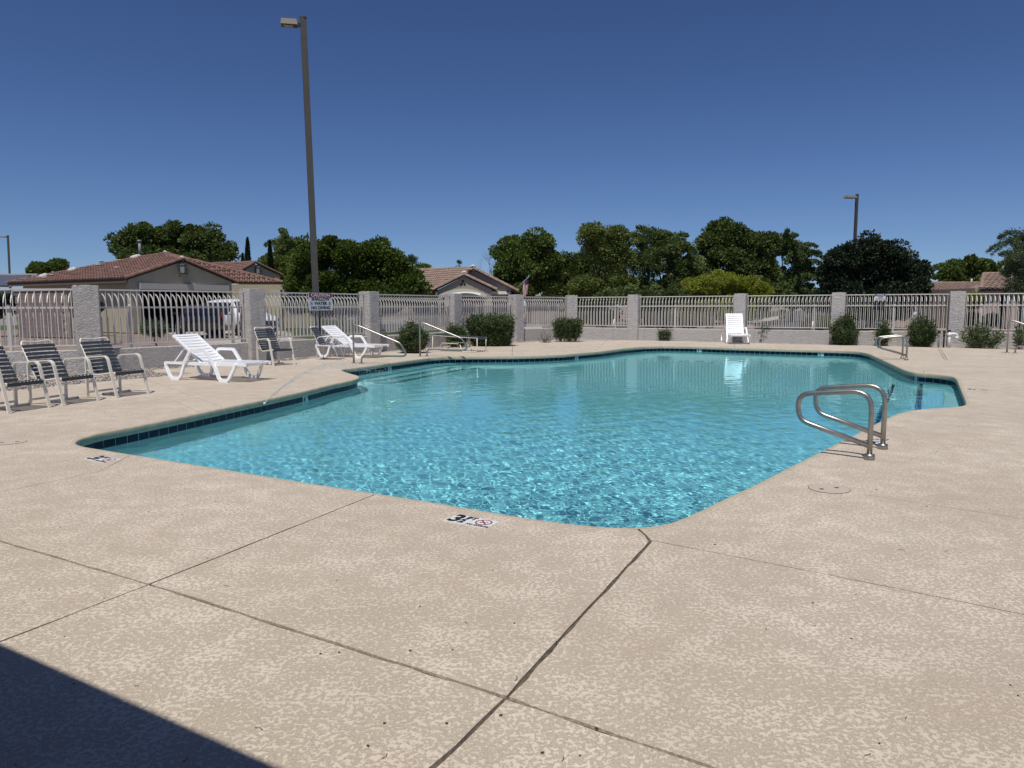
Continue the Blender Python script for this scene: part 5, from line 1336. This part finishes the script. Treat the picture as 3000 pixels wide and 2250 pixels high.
def house2():
    Y = 55
    a = PD(1268, 846, Y); g = PD(1360, 804, Y); b = PD(1455, 852, Y); zb = (a.z + b.z) / 2; a.z = b.z = zb
    H = House('tan gabled house with arched garage trim, flag at its right end', (a.x, a.y, 0), M['rooftile_tan'])
    e2 = PD(1200, 846, 57.5); e2.z = zb; nP = (e2 - a).cross(g - a).normalized(); G2 = PP(1386, 786, a, nP); rg = PP(1222, 791, a, nP); r2 = PD(1518, 853, G2.y); r2.z = max(r2.z, 2.4)
    H.slope(e2, a, [e2, a, g, G2, rg]); H.caps(a, g, .15); H.caps(b, g, .15); H.caps(r2, G2, .15); H.caps(rg, G2, .13)
    nB = (b - g).cross(Vector((0, 1, 0))).normalized(); nB = nB if nB.z > 0 else -nB
    H.quad('roof', [b, b + Vector((0, 5, 0)), g + Vector((0, 5, 0)), g], M['under'], .08); H.quad('roof', [r2, r2 + Vector((0, 8, 0)), G2 + Vector((0, 8, 0)), G2], M['under'], .08)
    f = Vector((0, -1, 0)); w0, w1 = a.x + .35, b.x - .35
    y = a.y + .12
    zg = g.z - .14
    cx0, cx1, oz = PD(1292, 866, Y).x, PD(1418, 866, Y).x, 1.4 + (898.7 - 866) * Y / FPX
    H.quad('gable_wall', [Vector((w0, y, oz)), Vector((w1, y, oz)), Vector((w1, y, zb)), Vector((g.x, y, zg)), Vector((w0, y, zb))], M['beige_wall'], .2, n=f)
    H.quad('gable_wall', [Vector((w0, y, 0)), Vector((cx0, y, 0)), Vector((cx0, y, oz)), Vector((w0, y, oz))], M['beige_wall'], .2, n=f)
    H.quad('gable_wall', [Vector((cx1, y, 0)), Vector((w1, y, 0)), Vector((w1, y, oz)), Vector((cx1, y, oz))], M['beige_wall'], .2, n=f)
    mb = MB(); mb.box(((cx0 + cx1) / 2, y + .35, oz / 2), (cx1 - cx0 + .1, .1, oz + .3)); H.part('garage_door', mb, M['brown_door'])
    n = 16; vs = []
    for k in range(n + 1):
        s_ = k / n; x = cx0 - .2 + (cx1 - cx0 + .4) * s_; h = .02 + .46 * (1 - (2 * s_ - 1) ** 2)
        vs += [(x, y - .09, oz - .18 + h * .2), (x, y - .09, oz + h + .02), (x, y + .05, oz - .18 + h * .2), (x, y + .05, oz + h + .02)]
    fs = []
    for k in range(n): q = 4 * k; fs += [(q, q + 4, q + 5, q + 1), (q + 1, q + 5, q + 7, q + 3), (q + 2, q + 6, q + 4, q)]
    mb = MB(); mb.add(vs, fs); H.part('arch_trim', mb, M['cream_trim'])
    sx0, sx1 = PD(1322, 866, Y).x, PD(1408, 866, Y).x
    vs = []
    for k in range(n + 1):
        s_ = k / n; x = sx0 + (sx1 - sx0) * s_; h = .34 * (1 - (2 * s_ - 1) ** 2)
        vs += [(x, y - .12, oz + .16 + h * .35), (x, y - .34, oz - .02 + h * .6)]
    mb = MB(); mb.add(vs, [(2 * k, 2 * k + 2, 2 * k + 3, 2 * k + 1) for k in range(n)]); H.part('awning', mb, M['awning'])
    for px, py in ((1356.6, 824), (1352.6, 833), (1361.3, 833)):
        p = PD(px, py, y); mb = MB(); mb.cyl((p.x, y - .02, p.z), (p.x, y + .03, p.z), .09, 10); H.part('gable_vent', mb, M['dark'])
    y2 = G2.y + .15; w2 = PD(1497, 850, y2).x; x3 = b.x + .1
    H.quad('gable_wall', [Vector((g.x, y2, zb)), Vector((w2, y2, 1.8)), Vector((w2, y2, r2.z + .45)), Vector((G2.x, y2, G2.z - .15)), Vector((g.x, y2, G2.z - .3))], M['beige_wall'], .2, n=f)
    q0, q1 = PD(1437, 868, y2).x, PD(1486, 868, y2).x
    H.quad('gable_wall', [Vector((q1, y2, 0)), Vector((w2, y2, 0)), Vector((w2, y2, 2)), Vector((q1, y2, 2))], M['beige_wall'], .2, n=f)
    mb = MB(); mb.box(((q0 + q1) / 2, y2 + .2, 1.0), (q1 - q0, .1, 2.2)); H.part('garage_door', mb, M['brown_door'])
    zz = PD(1450, 858, y2).z
    mb = MB(); mb.box(((q0 + q1) / 2, y2 - .22, zz), (q1 - q0 + .1, .5, .22), taper=.8); H.part('header_trim', mb, M['cream_trim'])
    mb = MB(); p = PD(1240, 870, 58); mb.box((p.x, 58.2, 1.4), (2.6, .2, 2.7)); H.part('side_wall', mb, M['beige_wall'])
    for px in (1279, 1491):
        p = PD(px, 862, y - .15); lantern(Vector((p.x, y - .15 if px < 1300 else y2 - .15, p.z)) - H.o, None, H.root, .5)
    for q in (g, G2): mb = MB(); mb.sweep([q + Vector((-.2, 0, .08)), q + Vector((0, -.05, .2)), q + Vector((.2, 0, .08))], .09, round_n=8); H.part('mortar_cap', mb, M['mortar'])
    H.finish()
house2()
def house3():
    e0 = PD(2873, 846, 42); e1 = e0 + Vector((9, 0.6, 0)); e1.z = e0.z; r0 = PD(2882, 803, 45.5); r1 = r0 + Vector((8.6, .6, 0))
    H = House('near house with wavy tan tile roof at the right edge', (e0.x, e0.y, 0), M['rooftile_tan'])
    H.slope(e0, e1, [e0, e1, r1, r0], w=.33, ex=.36); H.caps(r0, r1, .12); H.caps(e0, r0, .11)
    x0 = e0.x + .15; y = e0.y + .5
    H.quad('fascia', [e0 + Vector((0, .1, -.28)), e1 + Vector((0, .1, -.28)), e1 + Vector((0, .1, -.03)), e0 + Vector((0, .1, -.03))], M['pink_wall'], .06)
    wx0, wx1 = PD(2923, 900, y).x, PD(2957, 900, y).x
    for a_, b_, z0, z1 in ((x0, wx0, 0, e0.z - .1), (wx1, x0 + 8.6, 0, e0.z - .1), (wx0, wx1, 1.95, e0.z - .1)):
        mb = MB(); mb.box(((a_ + b_) / 2, y, (z0 + z1) / 2), (b_ - a_, .25, z1 - z0)); H.part('front_wall', mb, M['pink_wall'])
    mb = MB(); mb.box(((wx0 + wx1) / 2, y + .3, 1.0), (wx1 - wx0, .1, 2.0)); H.part('dark_doorway', mb, M['dark'])
    mb = MB(); mb.box((x0 - .05, y + 3, 1.2), (.2, 6, 2.4)); H.part('side_wall', mb, M['pink_wall'])
    H.finish()
    e0 = PD(2700, 866, 60); e1 = PD(2885, 864, 60); e1.z = e0.z; r0 = PD(2722, 829, 65); r1 = PD(2885, 829, 65)
    H = House('far low house with tan tile roof between the dark tree and the near tan roof', (e0.x, e0.y, 0), M['rooftile_tan'])
    H.slope(e0, e1, [e0, e1, r1, r0], w=.36, ex=.40); H.caps(r0, r1, .12)
    mb = MB(); mb.box(((e0.x + e1.x) / 2, e0.y + .6, e0.z / 2), (e1.x - e0.x - .6, .2, e0.z)); H.part('front_wall', mb, M['pink_wall'])
    g = PD(2862, 832, 58.5); l = PD(2822, 852, 58.5); r = PD(2900, 852, 58.5)
    H.quad('dormer_gable', [l, r, g], M['under'], .1); H.quad('dormer_roof', [l + Vector((0, -.1, 0)), l + Vector((0, -.1, -.1)), r + Vector((0, -.4, -.1)), g], M['rooftile_tan'], .1)
    p = PD(2846, 828, 65); mb = MB(); mb.cyl(p - Vector((0, 0, .3)), p + Vector((0, 0, .35)), .08, 8); H.part('vent_pipe', mb, M['trim'])
    H.finish()
    # solar roofed house at far left
    e0 = PD(-60, 834, 58); e1 = PD(52, 840, 58); e1.z = e0.z
    H = House('far house with dark blue grey roof at the left edge', (e0.x, e0.y, 0), M['rooftile_tan'])
    H.quad('roof', [e0, PD(32, 836, 58), PD(90, 806, 64), PD(-40, 803, 64)], M['solar'], .15); mb = MB(); p = PD(20, 804, 64); mb.box(p, (5.5, .4, .12)); H.part('ridge_trim', mb, M['trim'])
    mb = MB(); mb.box((e0.x + 1.4, e0.y + .8, 1.4), (4.0, .2, 2.8)); H.part('front_wall', mb, M['trim'])
    for k in range(2): pass
    H2 = House('small pale far house under the flag tree', (PD(1595, 880, 74).x, 74, 0), M['rooftile_tan'])
    mb = MB(); p = PD(1600, 880, 74); mb.box((p.x, 74, 1.3), (4.2, .3, 2.6)); H2.part('front_wall', mb, M['pink_wall'])
    mb = MB(); p = PD(1590, 866, 73.7); mb.box((p.x, 73.6, p.z), (3.0, .8, .1)); H2.part('porch_roof', mb, M['trim'])
house3()
# block wall of the left yard, coursed blocks
def block_wall():
    a, b = PD(48, 860, 36), PD(200, 856, 34.5); a.z = b.z = 0; t = (b - a).normalized(); L = (b - a).length; rz = math.atan2(t.y, t.x)
    root = empty('block_wall', (a.x, a.y, 0), rz); tag(root, 'mauve block wall in the yard behind the leftmost fence panel', 'wall')
    mb = MB(); mb.box((0, 0, 0), (.39, .2, .195)); o = mb.build('block', M['block']); me = o.data; bpy.data.objects.remove(o); bevel_mesh(me, .008, 1)
    n = int(L / .4)
    for r in range(11):
        for k in range(n - (r % 2)): inst('block', me, root, Matrix.Translation((.2 + k * .4 + (r % 2) * .2, 0, .1 + r * .2)))
    mb = MB(); mb.box((L / 2, .02, 1.1), (L, .17, 2.2)); mb.build('mortar_bed', M['beige_wall'], root)
    mb = MB(); mb.box((L / 2, 0, 2.26), (L + .2, .3, .10)); mb.build('wall_cap', M['trim'], root)
block_wall()
# flag
def flag():
    a = PD(1510, 848, 56); b = PD(1549, 811, 55); root = empty('house_flag', a); tag(root, 'striped flag on a slanted pole at the corner of the tan gabled house', 'flag')
    mb = MB(); mb.cyl((0, 0, 0), b - a, .028, 8); mb.build('flag_pole', M['trim'], root)
    mb = MB(); mb.sweep([b - a, b - a + Vector((.05, 0, .08))], .05, round_n=8); mb.build('finial', M['chrome'], root)
    top = (b - a) * .97; low = (b - a) * .60; nx, ny = 14, 20; vs = []; fs = []; mi = []
    for j in range(ny + 1):
        for i in range(nx + 1):
            s = i / nx; t = j / ny; p = top.lerp(low, s * (1 - t * .35)); p = p + Vector((-.10 * t + .05 * math.sin(s * 9 + t * 3), .07 * math.sin(s * 14 + t * 2), -1.25 * t)); vs.append(p)
    mb = MB()
    for j in range(ny):
        for i in range(nx):
            q = j * (nx + 1) + i; mb.cur = 2 if (i < 7 and j < 8) else (i % 2); mb.add([vs[q], vs[q + 1], vs[q + nx + 2], vs[q + nx + 1]], [(0, 1, 2, 3)])
    mb.build('flag_cloth', [M['flag_red'], M['flag_white'], M['flag_blue']], root)
flag()

# ------------------------------------------------------------------ vehicles
def vehicle(name, label, p, rz, paint, L=4.8, Wd=1.9, H=1.75, kind='suv'):
    root = empty(name, (p.x, p.y, 0), rz); tag(root, label, 'car')
    hl = L / 2
    if kind == 'suv':
        st = [(-hl, .55, .95, .95, .74, .70), (-hl + .06, .35, 1.05, 1.25, .88, .78), (-hl + .25, .30, 1.05, H - .12, .93, .72), (-hl + .7, .30, 1.06, H - .02, .95, .70), (0, .28, 1.06, H, .95, .70), (hl - 2.1, .28, 1.05, H - .04, .95, .69), (hl - 1.75, .28, 1.04, H - .22, .95, .68), (hl - 1.25, .28, 1.03, 1.12, .95, .80), (hl - .9, .28, 1.02, 1.06, .94, .84), (hl - .3, .30, .93, .97, .90, .78), (hl - .05, .35, .80, .83, .84, .72), (hl, .50, .70, .72, .76, .66)]
    else:
        st = [(-hl, .55, .85, .86, .88, .80), (-hl + .1, .42, .95, .97, .93, .86), (-.9, .40, .95, .97, .95, .86), (-.85, .40, 1.0, H - .1, .95, .66), (-.3, .40, 1.0, H, .95, .66), (.35, .40, 1.0, H - .04, .95, .66), (.85, .40, 1.0, 1.08, .95, .8), (1.2, .40, 1.0, 1.05, .94, .82), (hl - .15, .42, .93, .95, .9, .78), (hl, .55, .78, .8, .84, .7)]
    vs = []; k = 12
    for x, zb, zs, zr, wb, wr in st:
        wb *= Wd / 1.9; wr *= Wd / 1.9
        half = [(wb * .86, zb), (wb * .98, zb + .12), (wb, (zb + zs) / 2), (wb * .97, zs), (wr * 1.02 if zr > zs + .1 else wr, zs + (zr - zs) * .85), (wr * .82, zr)]
        for y, z in half: vs.append((x, -y, z))
        for y, z in half[::-1]: vs.append((x, y, z))
    fs = [tuple(range(k))]
    for i in range(len(st) - 1):
        for j in range(k): fs.append((i * k + j, (i + 1) * k + j, (i + 1) * k + (j + 1) % k, i * k + (j + 1) % k))
    fs.append(tuple((len(st) - 1) * k + j for j in range(k))[::-1])
    mb = MB(); mb.add(vs, fs, True); body = mb.build('body', paint, root)
    bm = bmesh.new(); bm.from_mesh(body.data); bmesh.ops.recalc_face_normals(bm, faces=bm.faces)
    bm.to_mesh(body.data); bm.free()
    md = body.modifiers.new('round', 'SUBSURF'); md.levels = 1; md.render_levels = 1
    zs = 1.06 if kind == 'suv' else 1.0
    def glass(nm, pts, off=.012):
        pts = [Vector(q) for q in pts]; n = (pts[1] - pts[0]).cross(pts[2] - pts[0]).normalized(); mb = MB(); mb.add([q + n * off for q in pts] + [q - n * off for q in pts], [(0, 1, 2, 3), (7, 6, 5, 4), (0, 4, 5, 1), (1, 5, 6, 2), (2, 6, 7, 3), (3, 7, 4, 0)]); mb.build(nm, M['glass_dark'], root)
    yb, yt = .93 * Wd / 1.9, .735 * Wd / 1.9
    if kind == 'suv':
        xs = [(-hl + .35, -.75, -hl + .5, -.75), (-.68, .35, -.68, .32), (.42, hl - 1.42, .40, hl - 1.98)]
        for s in (-1, 1):
            for a, b, c, d in xs: glass('side_window', [(a, s * (yb - .0), zs + .04), (b, s * (yb - .0), zs + .04), (d, s * (yt + .015), H - .2), (c, s * (yt + .015), H - .2)])
        glass('windshield', [(hl - 1.22, -.78, 1.12), (hl - 1.22, .78, 1.12), (hl - 1.86, .62, H - .17), (hl - 1.86, -.62, H - .17)], .02)
        glass('rear_window', [(-hl + .05, -.72, 1.12), (-hl + .05, .72, 1.12), (-hl + .22, .62, H - .2), (-hl + .22, -.62, H - .2)], .03)
        for s in (-1, 1):
            mb = MB(); mb.box((-hl + .05, s * .82 * Wd / 1.9, 1.05), (.12, .12, .2)); mb.build('tail_light', M['red_lens'], root)
            mb = MB(); mb.box((hl - .12, s * .68 * Wd / 1.9, .80), (.22, .34, .12)); mb.build('headlight', M['lens'], root)
            mb = MB(); mb.box((hl - 1.55, s * (Wd / 2 + .08), 1.12), (.14, .2, .14)); mb.build('mirror', paint, root)
        mb = MB(); mb.box((hl - .01, 0, .62), (.06, 1.1, .22)); mb.build('grille', M['rubber'], root)
        mb = MB(); mb.box((hl + .01, 0, .42), (.06, 1.5, .07)); mb.build('bumper_trim', M['chrome'], root)
        wb = (-hl + .95, hl - .95)
    else:
        for s in (-1, 1): glass('side_window', [(-.75, s * .90, zs + .05), (.75, s * .90, zs + .05), (.3, s * .70, H - .12), (-.72, s * .70, H - .12)])
        glass('windshield', [(.86, -.7, 1.1), (.86, .7, 1.1), (.42, .6, H - .12), (.42, -.6, H - .12)], .03)
        for s in (-1, 1): mb = MB(); mb.box((hl - .02, s * .65, .82), (.08, .25, .14)); mb.build('headlight', M['lens'], root)
        mb = MB(); mb.box((hl + .02, 0, .6), (.1, 1.6, .16)); mb.build('bumper', M['chrome'], root); wb = (-hl + 1.1, hl - .85)
    for x in wb:
        for s in (-1, 1):
            w = empty('wheel'); w.parent = root; w.location = (x, s * (Wd / 2 - .12), .36)
            mb = MB(); mb.sweep([(0, -.13, 0), (0, -.1, 0), (0, .1, 0), (0, .13, 0)], .36, nrm=(0, 0, 1), round_n=20, taper=[.9, 1, 1, .9]); mb.build('tyre', M['rubber'], w)
            mb = MB(); mb.cyl((0, s * .10, 0), (0, s * .138, 0), .22, 14, .2)
            for q in range(5):
                an = q * 2 * math.pi / 5; mb.bar((0, s * .145, 0), (.2 * math.cos(an), s * .145, .2 * math.sin(an)), .05, .02, up=(0, 1, 0))
            mb.build('rim', M['chrome'], w)
    return root
hd = Vector((.80, -.60)); fwp = P(716, 983).xy; vehicle('parked_car', 'white suv parked in the driveway behind the second stucco column', fwp - hd * 1.6 + Vector((-hd.y, hd.x)) * .8, math.atan2(hd.y, hd.x), M['car_white'], H=1.86)
hd = Vector((-.45, .89)); rp = PD(634, 985, 33.5).xy; vehicle('parked_car', 'dark navy suv with red tail light in front of the open garage', rp + hd * 2.5 + Vector((-.6, 0)), math.atan2(hd.y, hd.x), M['car_dark'], L=5.0, Wd=1.9, H=1.55)
pk = PD(2780, 925, 54).xy; vehicle('parked_pickup', 'white pickup parked across the road beyond the ninth fence bay', pk, RAD(188), M['car_white'], L=5.2, H=1.75, kind='pickup')
mb = MB(); p = PD(2292, 902, 60); mb.box((0, 0, .35), (.5, .4, .7), taper=.9); mb.box((0, 0, .72), (.56, .46, .06)); o = mb.build('utility_box', M['yellow']); o.location = (p.x, p.y, 0.35); tag(o, 'small yellow utility box beyond the road', 'utility box')

# ------------------------------------------------------------------ ramada roof over the camera (casts the shade at lower left)
def ramada():
    k = SUN_SHADOW / -SUN_SHADOW.z; h = 2.9
    g0, g1 = P(0, 1885), P(820, 2250); t = (g1 - g0).normalized(); n = Vector((t.y, -t.x, 0))      # n points behind the camera
    if n.y > 0: n = -n
    root = empty('ramada', (0, -4, 0)); tag(root, 'flat roofed shade ramada over the camera, seen by its shadow', 'ramada'); o = Vector((0, -4, 0))
    e0 = g0 - k * h - t * 4.0; e1 = g0 - k * h + t * 5.5
    e0.z = e1.z = h; a, b, c, d = e0, e1, e1 + n * 8, e0 + n * 8  # unseen roof deepened backward to keep more sky light out
    mb = MB(); a2, b2 = e0, e1; q = [a, b, c, d]; mb.add([tuple(Vector((p.x, p.y, h - .2)) - o) for p in q] + [tuple(Vector((p.x, p.y, h)) - o) for p in q], [(3, 2, 1, 0), (4, 5, 6, 7), (0, 1, 5, 4), (1, 2, 6, 5), (2, 3, 7, 6), (3, 0, 4, 7)])
    mb.build('roof_slab', M['beige_wall'], root)
    for p in (a + n * .6 + t * .4, b + n * .6 - t * .4, c - n * .4 - t * .4, d - n * .4 + t * .4):
        mb = MB(); mb.box(Vector((p.x, p.y, h / 2)) - o, (.4, .4, h)); mb.build('post', M['stucco'], root)
    mb = MB(); w0, w1 = e0 + n * 4.6, e1 + n * 4.6; c_ = (w0 + w1) / 2; mb.box(Vector((c_.x, c_.y, 1.32)) - o, ((w1 - w0).length, .2, 2.66), Matrix.Rotation(math.atan2(t.y, t.x), 3, 'Z')); mb.build('sky_block_wall', M['brown_door'], root)  # unseen wall, added behind the camera to cut sky light in the shade
ramada()

# ------------------------------------------------------------------ specks and dry twigs blown over the deck
def litter():
    rng = np.random.default_rng(77); V = []; F = []
    mb = MB(); n = 0
    while n < 90:
        y = 1.9 + 12 * rng.uniform() ** 1.8; x = rng.uniform(-.75, .75) * y
        if bool(inside([x], [y], offset_loop(pool, .15))[0]) or not bool(inside([x], [y], deck_outer)[0]): continue
        n += 1; a = rng.uniform(0, 6.28)
        if rng.uniform() < .35:
            l = rng.uniform(.012, .04); c = rng.uniform(-.4, .4)
            mb.sweep([(x, y, .003), (x + l * .5 * math.cos(a), y + l * .5 * math.sin(a), .006), (x + l * math.cos(a + c), y + l * math.sin(a + c), .003)], .0011, round_n=3)
        else:
            r = rng.uniform(.002, .006); mb.box((x, y, .002), (r * 2, r * 1.2, .004), Matrix.Rotation(a, 3, 'Z'))
    o = mb.build('leaf_litter', mat('dry_brown_litter', (0.06, 0.042, 0.028), 0.9)); tag(o, kind='stuff')
litter()
